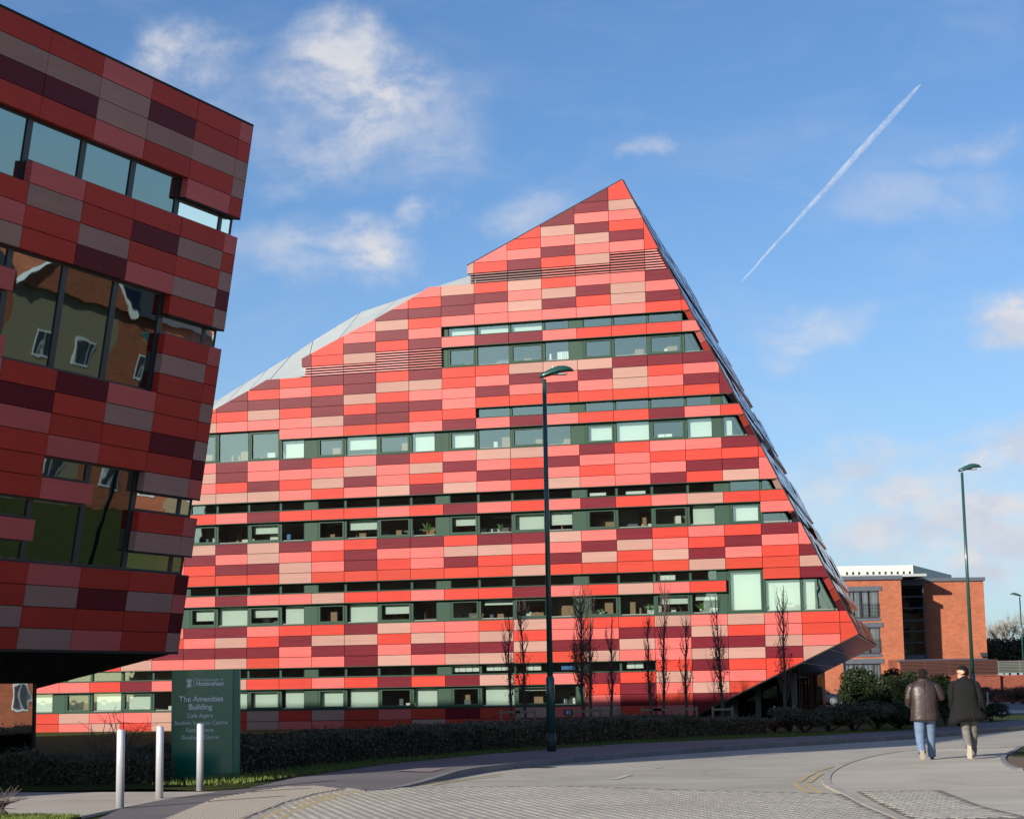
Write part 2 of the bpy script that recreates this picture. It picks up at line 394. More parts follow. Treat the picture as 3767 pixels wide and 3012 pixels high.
sb.obj('side_wall_panels', SIDE, root, kind='stuff')
top = L3(side_k(-8.89), -8.89)-lsn*0.32+lds*.25; bot = L3(side_k(34.06), 34.06)-lsn*0.32+lds*.25
sg.add([top, bot, bot+lds*(DEPTH-.25), top+lds*(DEPTH-.25)], [(0, 1, 2, 3)]); sg.obj('side_glazing', DGLASS, root)
sg = MB(); sg.add([p-lsn*0.25 for p in (top, bot, bot+lds*DEPTH, top+lds*DEPTH)], [(0, 1, 2, 3)]); sg.obj('side_wall_backing', BLACK, root)
# backing strips behind the panels on solid rows, back wall of the rooms, roof, rear
solid = MB()
for r in range(-9, 42):
    runs = []
    c = -25
    while c < 7:
        if (c, r) not in wincol:
            e = c
            while e+1 < 7 and (e+1, r) not in wincol: e += 1
            runs.append((c, e+1)); c = e+1
        else: c += 1
    for x0, x1 in runs:
        P = clip_rect(OUT, x0, r, x1, r+1)
        if len(P) < 3 or abs(area(P)) < 1e-3: continue
        P = [(k-0.05 if k > 0 and abs(k-side_k(j)) < 0.02 else k, j) for k, j in P]
        fr, off = poly_box(P, None, None, -0.205-0.9, -0.205); solid.prism(fr, off)
solid.obj('inner_wall', SHELL, root)
bw = MB(); o4 = [(k-(0.1 if k > 0 and j < 35 else 0), j) for k, j in OUT]
fr = [L3(k, j, -2.3) for k, j in (o4[::-1] if area(o4) > 0 else o4)]; bw.add(fr, [tuple(range(len(fr)))]); bw.obj('room_back_wall', INNER, root)
fl = MB()
for j in (0, 8, 16, 24, 32, 40):
    x1 = side_k(j)-0.25 if j < 34 else 1.3
    fl.box((-24.5*CW if j > 28 else (-12*CW if j > 8 else -9*CW if j == 8 else -4*CW), 0.25, -j*RH-0.1), (x1*CW, 2.3, -j*RH+0.1))
fl.obj('floor_slab', mat('floor_slab', (0.25, 0.24, 0.22), 0.8), root)
rear = MB(); kk = [(0.42, -8.89), (6.47, 34.06), (-25, 42), (-25, 29), (-12.05, 10.0), (-5.3, -1.5)]
back = [L3(k, j)+lds*DEPTH-lsn*0.6 for k, j in kk]; rear.add(back, [tuple(range(len(back)))]); rear.obj('rear_wall', SHELL, root)
# pale roof that rises behind the edge of the facade
rin = [(-25, 29.5), (-12.05, 10.7), (-10.96, 9.0), (-10.39, 8.05), (-9.2, 7.6), (-9.2, 6.2), (-7.9, 4.2), (-6.9, 2.75), (-5.9, 1.1), (-5.3, 0.05), (-4.1, -0.1)]
rout = [(-26.5, 27.0), (-13.58, 8.02), (-11.8, 5.0), (-10.8, 3.3), (-9.7, 1.3), (-8.84, -0.25), (-7.7, -1.25), (-6.77, -2.02), (-5.13, -3.38), (-4.6, -3.9), (-2.8, -5.5)]
def interp(L, n):
    P = [Vector((a, b, 0)) for a, b in L]; ds_ = [0]
    for a, b in zip(P, P[1:]): ds_.append(ds_[-1]+(b-a).length)
    out = []
    for i in range(n+1):
        s = ds_[-1]*i/n
        for q in range(len(P)-1):
            if s <= ds_[q+1]+1e-9: out.append(P[q].lerp(P[q+1], (s-ds_[q])/(ds_[q+1]-ds_[q]))); break
    return out
RS = 26; rA = interp(rin, RS); rB = interp(rout, RS)
for i in range(RS):
    a0, a1 = (L3(v.x, v.y, -0.4) for v in (rA[i], rA[i+1])); b0, b1 = (L3(v.x, v.y, -5.0) for v in (rB[i], rB[i+1]))
    ins = (a1-a0)*0.018
    up = (b0-a0).cross(a1-a0).normalized(); up = up if up.z > 0 else -up
    if up.y > 0: up = -up
    MB().prism([a0+ins, a1-ins, b1-ins, b0+ins], -up*0.05).obj('roof_sheet', ZINC, root)
rm = MB()
for i in range(RS):
    a0, a1 = (L3(v.x, v.y, -0.5) for v in (rA[i], rA[i+1])); b0, b1 = (L3(v.x, v.y, -5.0) for v in (rB[i], rB[i+1]))
    rm.add([a0-mz*0.08, a1-mz*0.08, b1-mz*0.08, b0-mz*0.08], [(0, 1, 2, 3)])
    back0, back1 = (L3(v.x+2, v.y+2.0)+lds*DEPTH-mz*2 for v in (rB[i], rB[i+1]))
    rm.add([b0, b1, back1, back0], [(0, 1, 2, 3)])
ridge0 = L3(0.42, -8.89, -0.3)-mz*0.05; ridge1 = L3(0.42, -8.89)+lds*(DEPTH-0.4)-mz*0.2
rm.add([L3(-4.19, -1.7, -0.3), ridge0, ridge1, L3(-4.19, -1.7)+lds*(DEPTH-0.4)], [(0, 1, 2, 3)])
rm.obj('roof_deck', mat('roof_seam', (0.16, 0.17, 0.17), 0.6), root)
ec = MB()
for a, b in (((0.42, -8.89), (6.47, 34.06)), ((0.42, -8.89), (-4.19, -1.78)), ((6.47, 34.06), (1.33, 42))):
    p, q = L3(*a, 0.0), L3(*b, 0.0); d = (q-p).normalized(); nrm = Vector((-d.z, 0, d.x))
    if nrm.dot(Vector((-4*CW, 0, -25*RH))-p) > 0: nrm = -nrm
    ec.prism([p, q, q+nrm*0.045, p+nrm*0.045], Vector((0, 0.22, 0)))
ec.obj('edge_trim', BLACK, root)
# thin shelf trims at the head and foot of each glazing band
hm = MB()
def bandtrim(c0, c1, j, up):
    x0, x1 = c0*CW, c1*CW
    if up: hm.box((x0, -0.002+0.0, -j*RH-0.018), (x1, 0.19, -j*RH+0.006))
    else: hm.box((x0, -0.012, -j*RH+0.0), (x1, 0.19, -j*RH+0.022))
for r0, r1, ca, cb in bands.values():
    e0 = min(cb+1, side_k(r0)-0.05) if r0 < 34 else cb+1; e1 = min(cb+1, side_k(r1)-0.05) if r1 < 34 else cb+1
    bandtrim(ca, e0, r0, True); bandtrim(ca, e1, r1, False)
hm.obj('band_trim', GREEN, root)
# windows -----------------------------------------------------------
blinds = {(6,): {-2: 0, -1: 0}, }
FURN = [mat('desk_wood', (.30, .17, .09), .6), mat('office_grey', (.10, .11, .13), .6), mat('office_white', (.7, .7, .68), .6)]
BL = {4: {-5: 1, -4: 1, -3: 1}, 13: {}, 14: {-10: 1, -8: .7, -6: 1, -5: 1, -1: .95, 0: 1, 2: 1, 3: 1},
      22: {-11: .55, -8: .55, -5: .55, -3: 1, -2: .72, 2: 1, 3: 1, -15: .6, -18: 1}, 20: {},
      30: {-13: .7, -12: 1, -11: .6, -10: .97, -8: 1, -7: .6, -4: .28, 1: .5, 2: .35}, 28: {3: 1}, 29: {4: 1, 5: .97},
      38: {-18: 1, -16: .95, -15: 1, -12: 1, -11: 1, -10: 1, -9: 1, -8: 1, -6: 1, -4: 1, -3: .25, -21: 1, -20: .6}}
def window(c, r0, r1):
    h = (r1-r0)*RH; sash = (c % 2 == 1); m4 = c % 4
    x0, x1 = 0.055, CW-0.055
    blank = None
    if m4 == 2 and r1-r0 < 3: x1 = CW*0.72; blank = (x1+0.05, CW)
    if m4 == 3 and r1-r0 < 3: x0 = CW*0.17; blank = (0, x0-0.05)
    rightedge = r0 < 34 and c+1 > side_k(r1)-0.35
    clipx = None
    P = clip_rect(OUT, c, r0, c+1, r1)
    if rightedge: P = clip_rect([(k-0.28 if k > 0 and abs(k-side_k(j)) < 0.05 else k, j) for k, j in OUT], c, r0, c+1, r1); blank = None; x0 = 0.055; x1 = CW-0.05
    if len(P) < 3 or abs(area(P)) < 0.05: return
    o = L3(c, r0); y0, y1 = 0.195, 0.29; fr = MB(); t = 0.05 if r1-r0 > 1 else 0.04; btm = 0.07 if r1-r0 > 1 else 0.05
    zt, zb = -t, -h+btm
    if rightedge and any(abs(k-(c+1)) > 1e-3 and k > c+0.01 for k, j in P):
        q = [L3(k, j, -0.27)-o for k, j in (P[::-1] if area(P) > 0 else P)]
        fr.box((0, y0, -h), (x0, y1, 0)); fr.box((x0, y0, -h), (max(v.x for v in q), y1, zb)); 
        kt, kb = max(v.x for v in q if abs(v.z) < 0.01), max(v.x for v in q if abs(v.z+h) < 0.01)
        fr.box((x0, y0, zt), (max(kt, x0+.02), y1, 0)); fr.prism([Vector((kt-.05, y0, 0)), Vector((kb-.05, y0, -h)), Vector((kb, y0, -h)), Vector((kt, y0, 0))], Vector((0, .09, 0)))
        w = fr.obj('window', GREEN, root, loc=o)
        MB().add([v for v in q], [tuple(range(len(q)))]).obj('pane', GLASS, w)
        if BL.get(r0, {}).get(c): MB().box((x0+.05, 0.42, -h+.08), (max(kt*.72, x0+.2), 0.435, -.03)).obj('blind', BLIND, w)
        return
    fr.box((0, y0, -h), (x0, y1, 0)); fr.box((x1, y0, -h), (CW, y1, 0))
    fr.box((x0, y0, zt), (x1, y1, 0)); fr.box((x0, y0, -h), (x1, y1, zb))
    if blank: fr.box((blank[0], y0-0.012, -h+0.03), (blank[1], y0-0.001, -0.03))
    for xx in (x0-0.012, x1+0.002): fr.box((xx, y0-0.014, -h+.03), (xx+0.01, y0-0.001, -.03))
    if sash and r1-r0 > 1:
        s = 0.075
        fr.box((x0+.008, y0-0.02, zb), (x0+s, y1-.02, zt)); fr.box((x1-s, y0-0.02, zb), (x1-.008, y1-.02, zt))
        fr.box((x0+s, y0-0.02, zt-s), (x1-s, y1-.02, zt-.002)); fr.box((x0+s, y0-0.02, zb+.002), (x1-s, y1-.02, zb+s))
    key = (m4, sash, r1-r0, bool(blank))
    if key in wcache: me, pme = wcache[key]
    else:
        me = fr.mesh('window', GREEN); pme = newmesh('pane', [(x0, .255, zb), (x1, .255, zb), (x1, .255, zt), (x0, .255, zt)], [(0, 1, 2, 3)], GLASS); wcache[key] = (me, pme)
    w = link('window', me, root, o); link('pane', pme, w)
    f = BL.get(r0, {}).get(c)
    if (not f or f < .8) and r1-r0 > 1:
        rnd = random.Random(c*31+r0); fb = MB()
        for q in range(4):
            x = rnd.uniform(.15, CW-.5); y = rnd.uniform(.6, 1.7); ww = rnd.uniform(.15, .6); hz = rnd.uniform(.12, .5) if q < 3 else rnd.uniform(.5, .8)
            fb.box((x, y, -h-.3), (x+ww, y+.25, -h+hz), q % 3)
        if rnd.random() < .4: fb.box((.3, 1.2, -.12), (1.2, 1.35, -.09), 2)
        fb.obj('office_furniture', FURN, w)
    if f:
        ph = (-zb+zt)*f; top_ = zt+.01 if c != -9 else zb+ph
        sx = .05 if sash else 0
        MB().box((x0+sx+.05*(c % 3), .40, top_-ph), (x1-sx-.02, .413, top_)).obj('blind', BLIND, w)
wcache = {}
for c, a, b in winc: window(c, a, b)
# louvres
lcol = {-5: 2, -4: 2, -3: 2, -2: 0, -1: 0, 0: 0, 1: 1, -6: 0, -7: 1, -8: 0, -9: 1, -10: 1}
for c, a, b in lou:
    P0 = clip_rect(OUT, c+0.01, a, c+0.99, b)
    if len(P0) < 3: continue
    bk_ = [L3(k, j, -0.20) for k, j in (P0[::-1] if area(P0) > 0 else P0)]; MB().add(bk_, [tuple(range(len(bk_)))]).obj('louvre_backing', BLACK, root)
    n = 4*(b-a); mi = LOUV[lcol[c]] if c != 1 else LOUV[1]
    for i in range(n):
        j0 = a+(i+0.25)/4; j1 = j0+0.085
        P = clip_rect(OUT, c+0.008, j0, c+0.992, j1)
        if len(P) < 3 or abs(area(P)) < 0.004: continue
        ks = [k for k, j in P]; x0, x1 = min(ks)*CW, (max(ks)-(0.05 if c > 0 else 0))*CW
        m_ = MB(); z = -j0*RH
        m_.add([(x0, 0.02, z), (x1, 0.02, z), (x1, 0.10, z+0.012), (x0, 0.10, z+0.012), (x0, 0.02, z-0.040), (x1, 0.02, z-0.040), (x1, 0.10, z-0.028), (x0, 0.10, z-0.028)],
               [(0, 1, 2, 3), (7, 6, 5, 4), (4, 5, 1, 0), (5, 6, 2, 1), (6, 7, 3, 2), (7, 4, 0, 3)])
        m_.obj('louvre_slat', LOUV[1] if (c in (-7, -8, -9, -10) and i > n-4) else mi, root)
# underside of the cantilever
Nn = L3(6.47, 34.06)-lsn*0.0; Bn = L3(1.33, 42.0)
sd = (Bn-Nn); rear_off = lds*DEPTH
und = MB(); und.add([Nn-mz*.02+Vector((0, .02, 0)), Bn-mz*.02, Bn+rear_off-mz*.02, Nn+rear_off-mz*.02], [(0, 1, 2, 3)]); und.obj('soffit_backing', BLACK, root)
for i in range(7):
    for q in range(12):
        a = i/7; b = (i+1)/7; w0 = q/12; w1 = (q+1)/12
        pts = [Nn+sd*(a+.003)+rear_off*(w0+.0012), Nn+sd*(b-.003)+rear_off*(w0+.0012), Nn+sd*(b-.003)+rear_off*(w1-.0012), Nn+sd*(a+.003)+rear_off*(w1-.0012)]
        sh = 0
        MB().prism([p-mz*.035 + sd*sh for p in pts], -mz*0.03).obj('soffit_panel', SOFFIT_REFL, root)
# recessed ground floor under the cantilever: dark glass wall, panels and bronze fins
TEAL = mat('lobby_teal_panel', (0.03, 0.06, 0.065), 0.3); y0 = 3.0
for x0, x1 in ((2.4*CW, 2.9*CW), (3.4*CW, 3.55*CW), (4.4*CW, 4.55*CW)): MB().box((x0, y0-.05, -18.9), (x1, y0, -16.8)).obj('lobby_panel', TEAL, root)

MB().box((1.2*CW, y0+.02, -18.9), (4.0*CW, y0+.05, -16.4)).obj('lobby_glass', DGLASS, root)
MB().box((1.2*CW, y0+1.5, -18.9), (4.5*CW, y0+1.6, -16.4)).obj('lobby_wall', BLACK, root)
FIN = mat('bronze_fin', (0.30, 0.14, 0.06), 0.25, metal=0.5)
fx = [atY(x, 2520, 95.0) for x in (2935, 2946, 2957, 2970, 2982, 2990, 2997, 3004)]
for i, p in enumerate(fx):
    lp = rot @ (Vector((p.x, p.y, 0))-Vector((MO.x, MO.y, 0)))
    zt = 2.9+0*i
    MB().box((lp.x-.05, lp.y-.12, -18.9), (lp.x+.05, lp.y+.12, -18.9+zt)).obj('entrance_fin', FIN if i not in (2, 3, 6) else BLACK, root)
lp = rot @ (Vector((fx[2].x, fx[2].y, 0))-Vector((MO.x, MO.y, 0)))
MB().box((lp.x-.6, lp.y+.2, -18.9), (lp.x+.9, lp.y+1.6, -16.1)).obj('entrance_lobby', DGLASS, root)
# dry riser plate low on the wall
ap = MB().box((-1.78*CW, -.012, -40.95*RH), (-1.22*CW, .0, -40.08*RH)).obj('access_panel', PAN['P'], root)
pl = MB().box((-1.60*CW, -.03, -40.78*RH), (-1.32*CW, -.012, -40.28*RH)).obj('plaque', mat('plaque_navy', (0.02, 0.02, 0.05), .4), ap)
gl = MB()
for a, b in (((-1.53, 40.38), (-1.50, 40.68)), ((-1.53, 40.38), (-1.40, 40.43)), ((-1.53, 40.51), (-1.42, 40.55)), ((-1.53, 40.64), (-1.40, 40.68)), ((-1.44, 40.38), (-1.41, 40.55)), ((-1.43, 40.60), (-1.40, 40.68))):
    gl.box((a[0]*CW, -.036, -b[1]*RH), (b[0]*CW, -.0301, -a[1]*RH))
gl.obj('symbol', mat('plaque_white', (0.6, 0.6, 0.62), .5), ap)

# things seen inside the windows
LEAF2 = mat('houseplant_leaf', (0.07, 0.16, 0.03), 0.5); WHITE = mat('white_object', (0.75, 0.76, 0.74), 0.5); TERRA = mat('terracotta', (0.45, 0.13, 0.06), 0.6)
BLUE = mat('blue_object', (0.03, 0.16, 0.45), 0.5)
def wpos(k, j, dep=0.36): return MO + md*(k*CW) + mz*(-j*RH) - mn*dep
def plant(k, j, label, kind, s=1.0):
    p = wpos(k, j-0.15); t = thing('potted_plant', label, 'plant', p, -AZ)
    MB().loft([(0, 0, 0, .05*s, .05*s), (0, 0, .09*s, .07*s, .07*s)], 10).obj('pot', TERRA if kind != 'white' else WHITE, t)
    b = MB(); rnd = random.Random(int(k*100))
    for i in range(26):
        a = rnd.uniform(0, 6.28); e = rnd.uniform(.15, 1.3); L = rnd.uniform(.25, .48)*s; d = Vector((math.cos(a)*math.cos(e), .4*math.sin(a)*math.cos(e), math.sin(e)))
        sd_ = d.cross(Vector((0, 1, 0))).normalized()*.014; o_ = Vector((0, 0, .09*s)); mid = o_+d*L*.6; tip = o_+d*L-mz*.05
        b.add([o_-sd_, o_+sd_, mid+sd_, mid-sd_, tip], [(0, 1, 2, 3), (3, 2, 4)])
    b.obj('leaves', LEAF2, t)
plant(-5.55, 23.75, 'spiky green plant in terracotta pot behind the third floor window', 'terra', 1.15)
plant(-3.4, 23.8, 'bushy plant on the sill left of the near lamp post, upper office', 'terra', .7)
plant(-0.55, 31.8, 'small trailing plant on the second floor sill right of the lamp post', 'white', .6)
plant(0.85, 31.8, 'leafy plant in white pot in the corner of an office window', 'white', .9)
plant(2.25, 31.8, 'feathery pale plant on the sill beside the tall white blind', 'white', .9)
def folders(k, j, n, label, w=0.06, h=.32, m_=None, name='box_file'):
    t = thing('row_of_files', label, 'files', wpos(k, j-.12, .34), -AZ)
    for i in range(n): MB().box((i*(w+.025), 0, 0), (i*(w+.025)+w, .2, h)).obj(name, m_ or WHITE, t)
folders(-1.52, 7.85, 5, 'row of white files standing in the top floor window above the lamp')
folders(-1.86, 7.85, 1, 'single white file left of the row of files in the top window', .07, .26)
folders(-3.85, 36.75, 3, 'white boxes on the first floor sill left of the lamp post', .3, .24)
folders(-4.85, 36.8, 4, 'pale paper stack behind the narrow first floor window', .27, .3)
folders(-2.7, 36.8, 2, 'two pale box files right of the lamp post at first floor', .3, .25)
folders(-1.7, 36.8, 2, 'blue and pale folders lying in the narrow first floor window', .32, .22, BLUE)
folders(0.15, 36.8, 2, 'tall cream folders in the last narrow window of the first floor', .33, .27)
folders(1.15, 28.9, 1, 'white notice propped in narrow window above the pink panels', .62, .2)
folders(-10.7+.85, 23.8, 1, 'blue tub on the third floor sill', .16, .22, BLUE)
folders(1.2, 15.85, 2, 'cream crate and carton on the fourth floor sill', .28, .17)
folders(-.8, 20.9, 1, 'white board seen low in the narrow window below the lamp head', .72, .12)
folders(.25, 20.9, 1, 'second white board low in the narrow strip window', .82, .12)

# ------------------------------------------------------------------ near building on the left, leaning out over the path
LA = 0.439; LO = Vector((-6.0871, 43.3616, 15.0403)); LT = 0.1636; LW1 = 0.5043; LWW = 1.7324
ldv = Vector((math.sin(LA), math.cos(LA), 0)); lnn = Vector((math.cos(LA), -math.sin(LA), 0))
lup = (mz+lnn*LT).normalized(); lno = ldv.cross(lup).normalized()
if lno.dot(lnn) < 0: lno = -lno
left = thing('overhanging_clad_building', 'shaded building of dark red and plum panels leaning out over the path at left', 'building', LO, 0)
def lk(k): return k*LW1 if k <= 1 else LW1+(k-1)*LWW
def Lp(k, j, off=0.0): return -ldv*lk(k) - lup*(RH*j) + lno*off
lrows = ['RRPRRP', 'BBBDRR', 'DDBBBB', 'RRPRRB', '....PR', '......', '.PRRRP', 'RBRDBR', 'PRBRRB', 'BRDPBD', '....RB', 'P.....', '....RP', '....BR', 'P...RR', 'BRDPRB', 'RDRBRR', 'PPRRDB', 'RRPRRD',
         'RR..BP', 'PRP...', '....RP', 'PP..BB', '......', 'BRPRRD', 'RRBDBP', 'RBRRRD', 'RRBPRB']
solidL = set(); lpan = []
for r, s in enumerate(lrows):
    for i, ch in enumerate(s):
        c = 5-i
        if ch != '.': solidL.add((c, r)); lpan.append((c, r, ch))
for r in range(28):
    for c in range(6, 17):
        if (r in (4, 5, 10, 12, 13, 21, 23) and c % 5 != 2) or (r in (11, 22) and c % 3 == 0): continue
        solidL.add((c, r)); lpan.append((c, r, random.choice('RPBDRK')))
LPT = 0.17
lrest = MB()
for c, r, ch in lpan:
    a, b = lk(c), lk(c+1); g = .008
    q = [-ldv*(a+g)-lup*(RH*r+g), -ldv*(b-g)-lup*(RH*r+g), -ldv*(b-g)-lup*(RH*(r+1)-g), -ldv*(a+g)-lup*(RH*(r+1)-g)]
    if c < 7:
        ctr = sum(q, Vector())/4
        MB().prism([p-ctr for p in q][::-1], -lno*LPT).obj('panel', PAN[ch], left, loc=ctr+lno*random.choice((0, .003, .006)))
    else: lrest.prism(q[::-1], -lno*LPT, PORD.index(ch))
lrest.obj('cladding_panels', [PAN[k] for k in PORD], left, kind='stuff')
NC = 17; endk = NC
sb2 = MB()
for r in range(28):
    c = 0
    while c < NC:
        if (c, r) in solidL:
            e = c
            while (e+1, r) in solidL and e+1 < NC: e += 1
            a, b = lk(c)+(.0 if c else .03), lk(e+1)
            q = [-ldv*a-lup*RH*r, -ldv*b-lup*RH*r, -ldv*b-lup*RH*(r+1), -ldv*a-lup*RH*(r+1)]
            sb2.prism([p-lno*(LPT+.005) for p in q][::-1], -lno*.55); c = e+1
        else: c += 1
sb2.obj('inner_wall', SHELL, left)
# body of the building behind: side and rear walls cast its shadow across the lawn
wdir = -lnn; BD = 31.0; HT = RH*28
bb = MB()
topf0, topf1 = -ldv*.04-lno*.9-lup*.04, -ldv*lk(NC)-lno*.9-lup*.04
botf0, botf1 = -ldv*.04-lup*HT-lno*.9+lup*.05, -ldv*lk(NC)-lup*HT-lno*.9+lup*.05
back0 = lambda p, d, dz=0: Vector((p.x, p.y, p.z+dz))+wdir*d
tb0, tb1 = back0(topf0, BD, -2.0), back0(topf1, BD, -2.0); bb0, bb1 = back0(botf0, BD), back0(botf1, BD); bb0.z = bb1.z = -LO.z+.1
bm0, bm1 = back0(botf0, 12.4), back0(botf1, 12.4); bm0.z = bm1.z = -LO.z+.1
bb.add([topf0, tb0, bb0, bm0, botf0], [(0, 1, 2, 3, 4)]); bb.add([topf1, tb1, bb1, bm1, botf1], [(4, 3, 2, 1, 0)])
bb.add([topf0, topf1, tb1, tb0], [(0, 1, 2, 3)]); bb.add([tb0, tb1, bb1, bb0], [(0, 1, 2, 3)])
bb.obj('rear_wall', SHELL, left)
tc_ = MB().prism([Vector(p) for p in (lup*.05-ldv*-.02, lup*.05-ldv*lk(NC), -ldv*lk(NC)-lno*.95+lup*.05, -lno*.95+lup*.05)], -lup*.05).obj('parapet_cap', BLACK, left)
e0 = MB().prism([lup*.03+ldv*.025, -lup*.0+ldv*.025, Vector((0, 0, 0)), lup*.03], -lno*.2)
# end wall seen as thin edge at the corner, stepped where glazing bands turn the corner
for r0, r1 in ((0, 5), (6, 11), (12, 20), (21, 23), (24, 28)):
    MB().prism([-lup*RH*r0+ldv*.03-lno*.01, -lup*RH*r1+ldv*.03-lno*.01, -lup*RH*r1-ldv*.0-lno*.01, -lup*RH*r0-lno*.01], -lno*1.0).obj('corner_trim', PAN['D'], left)
    if r1 < 28: MB().prism([-lup*(RH*r1)+ldv*.02, -lup*(RH*r1)-ldv*lk(2), -lup*(RH*r1)-ldv*lk(2)-lno*1, -lup*(RH*r1)+ldv*.02-lno*1], -lup*.03).obj('corner_sill', BLACK, left)
# soffit: falls away behind the lower edge
sz = -lup*HT
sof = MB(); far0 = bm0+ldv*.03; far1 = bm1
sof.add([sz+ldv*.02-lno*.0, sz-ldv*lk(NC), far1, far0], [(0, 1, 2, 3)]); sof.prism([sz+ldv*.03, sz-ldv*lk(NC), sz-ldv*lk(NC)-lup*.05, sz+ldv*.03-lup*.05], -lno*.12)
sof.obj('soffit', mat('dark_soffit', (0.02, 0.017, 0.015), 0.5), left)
# glazing of the near building
FR2 = mat('anthracite_frame', (0.028, 0.040, 0.042), 0.35)
def lwin(c0, r0, r1, corner=False, f=0.085):
    a, b = lk(c0), lk(c0+1)
    off = -LPT-.03
    def q(x, j, o): return -ldv*x-lup*(RH*j)+lno*o
    ctr = q(a, r0, off); fr = MB()
    def bar(x0, x1, j0, j1, w=.07): fr.prism([q(x, j, off)-ctr for x, j in ((x0, j0), (x0, j1), (x1, j1), (x1, j0))], -lno*w)
    t = .055/RH
    f0 = f if c0 > 1 or not corner else .02
    bar(a, a+f0, r0, r1); bar(b-f, b, r0, r1); bar(a+f0, b-f, r0, r0+t); bar(a+f0, b-f, r1-t, r1)
    w = fr.obj('window', FR2, left, loc=ctr)
    g = [q(x, j, off-.03)-ctr for x, j in ((a+f0, r0+t), (a+f0, r1-t), (b-f, r1-t), (b-f, r0+t))]
    MB().add(g, [(0, 1, 2, 3)]).obj('pane', DGLASS if not corner else CGLASS, w)
done = set()
for c in range(0, NC):
    r = 0
    while r < 28:
        if (c, r) not in solidL:
            e = r
            while e+1 < 28 and (c, e+1) not in solidL: e += 1
            lwin(c, r, e+1, corner=(c < 2)); r = e+1
        else: r += 1
# rooms behind that glazing
rmL = MB()
for j in (6, 15, 24): rmL.prism([-ldv*(lk(2)+.0)-lup*RH*j-lno*.75, -ldv*lk(NC)-lup*RH*j-lno*.75, -ldv*lk(NC)-lup*(RH*j+.25)-lno*.75, -ldv*lk(2)-lup*(RH*j+.25)-lno*.75], -lno*4)
rmL.prism([-ldv*(lk(2)+.02)-lup*.2-lno*4.6, -ldv*lk(NC)-lup*.2-lno*4.6, -ldv*lk(NC)-lup*(HT-.6)-lno*4.6, -ldv*(lk(2)+.02)-lup*(HT-.6)-lno*4.6], -lno*.1)
rmL.obj('room_interior', INNER, left)
hang = MB().prism([-ldv*(lk(2)+.6)-lup*(RH*14.0)-lno*.5, -ldv*(lk(2)+1.25)-lup*(RH*14.15)-lno*.5, -ldv*(lk(2)+1.25)-lup*(RH*13.5)-lno*.5, -ldv*(lk(2)+.6)-lup*(RH*13.35)-lno*.5], -lno*.05)
hang.obj('notice_board', mat('pale_blue_board', (0.3, 0.45, 0.7), .5), left)
# glass box of the ground floor below the overhang
gx = G(122, 2803, .1)-LO; gx.z = -LO.z+.05
gh = 2.15
gdir = -ldv
for i in range(5):
    a = gx+gdir*(i*2.2+.05); b = gx+gdir*((i+1)*2.2-.05)
    MB().add([a, b, b+mz*gh, a+mz*gh], [(0, 1, 2, 3)]).obj('glass_wall', CGLASS, left)
    MB().tube([a-gdir*.05, a-gdir*.05+mz*gh], .05, 4).obj('mullion', FR2, left)
a = gx.copy(); b = gx+wdir*6
MB().add([a, b, b+mz*(gh-.9), a+mz*gh], [(0, 1, 2, 3)]).obj('glass_wall', CGLASS, left)
MB().prism([gx-lnn*5.0-mz*.2, gx-lnn*5.0+gdir*12-mz*.2, gx-lnn*5.0+gdir*12+mz*gh, gx-lnn*5.0+mz*gh*.6], -lnn*.1).obj('lobby_wall', BLACK, left)

# ------------------------------------------------------------------ ground, road, pavements
def xy(p): return (p[0], p[1])
def sheet(name, poly, z, m, depth=0.0, parent=None, **kw):
    """flat sheet (or slab) from a ground outline"""
    b = bmesh.new(); vs = [b.verts.new((p[0], p[1], z)) for p in poly]; f = b.faces.new(vs)
    if f.normal.z < 0: f.normal_flip()
    bmesh.ops.triangulate(b, faces=[f])
    if depth:
        r = bmesh.ops.extrude_face_region(b, geom=b.faces[:]); bmesh.ops.translate(b, verts=[g for g in r['geom'] if isinstance(g, bmesh.types.BMVert)], vec=(0, 0, -depth))
        bmesh.ops.recalc_face_normals(b, faces=b.faces)
    me = bpy.data.meshes.new(name); b.to_mesh(me); me.materials.append(m)
    return link(name, me, parent, **kw)
def pix(L, z=0.0): return [G(x, y, z) for x, y in L]
def grassfn(t, b, P):
    n = t.noise(P, 1.3, 6, 0.7); n2 = t.noise(P, 24, 4, 0.7)
    c = t.mix(t.mapr(n, .3, .7, 0, 1), (0.042, 0.056, 0.012), (0.070, 0.085, 0.022)); c = t.mix(t.mapr(n2, .45, .8, 0, .7), c, (0.13, 0.13, 0.045))
    t.put(b.inputs['Base Color'], c); t.put(b.inputs['Normal'], t.bump(t.noise(P, 40, 5, 0.8), 0.9, 0.06))
GRASS = mat('grass', (0.06, 0.09, 0.02), 0.9, 0.1, fn=grassfn)
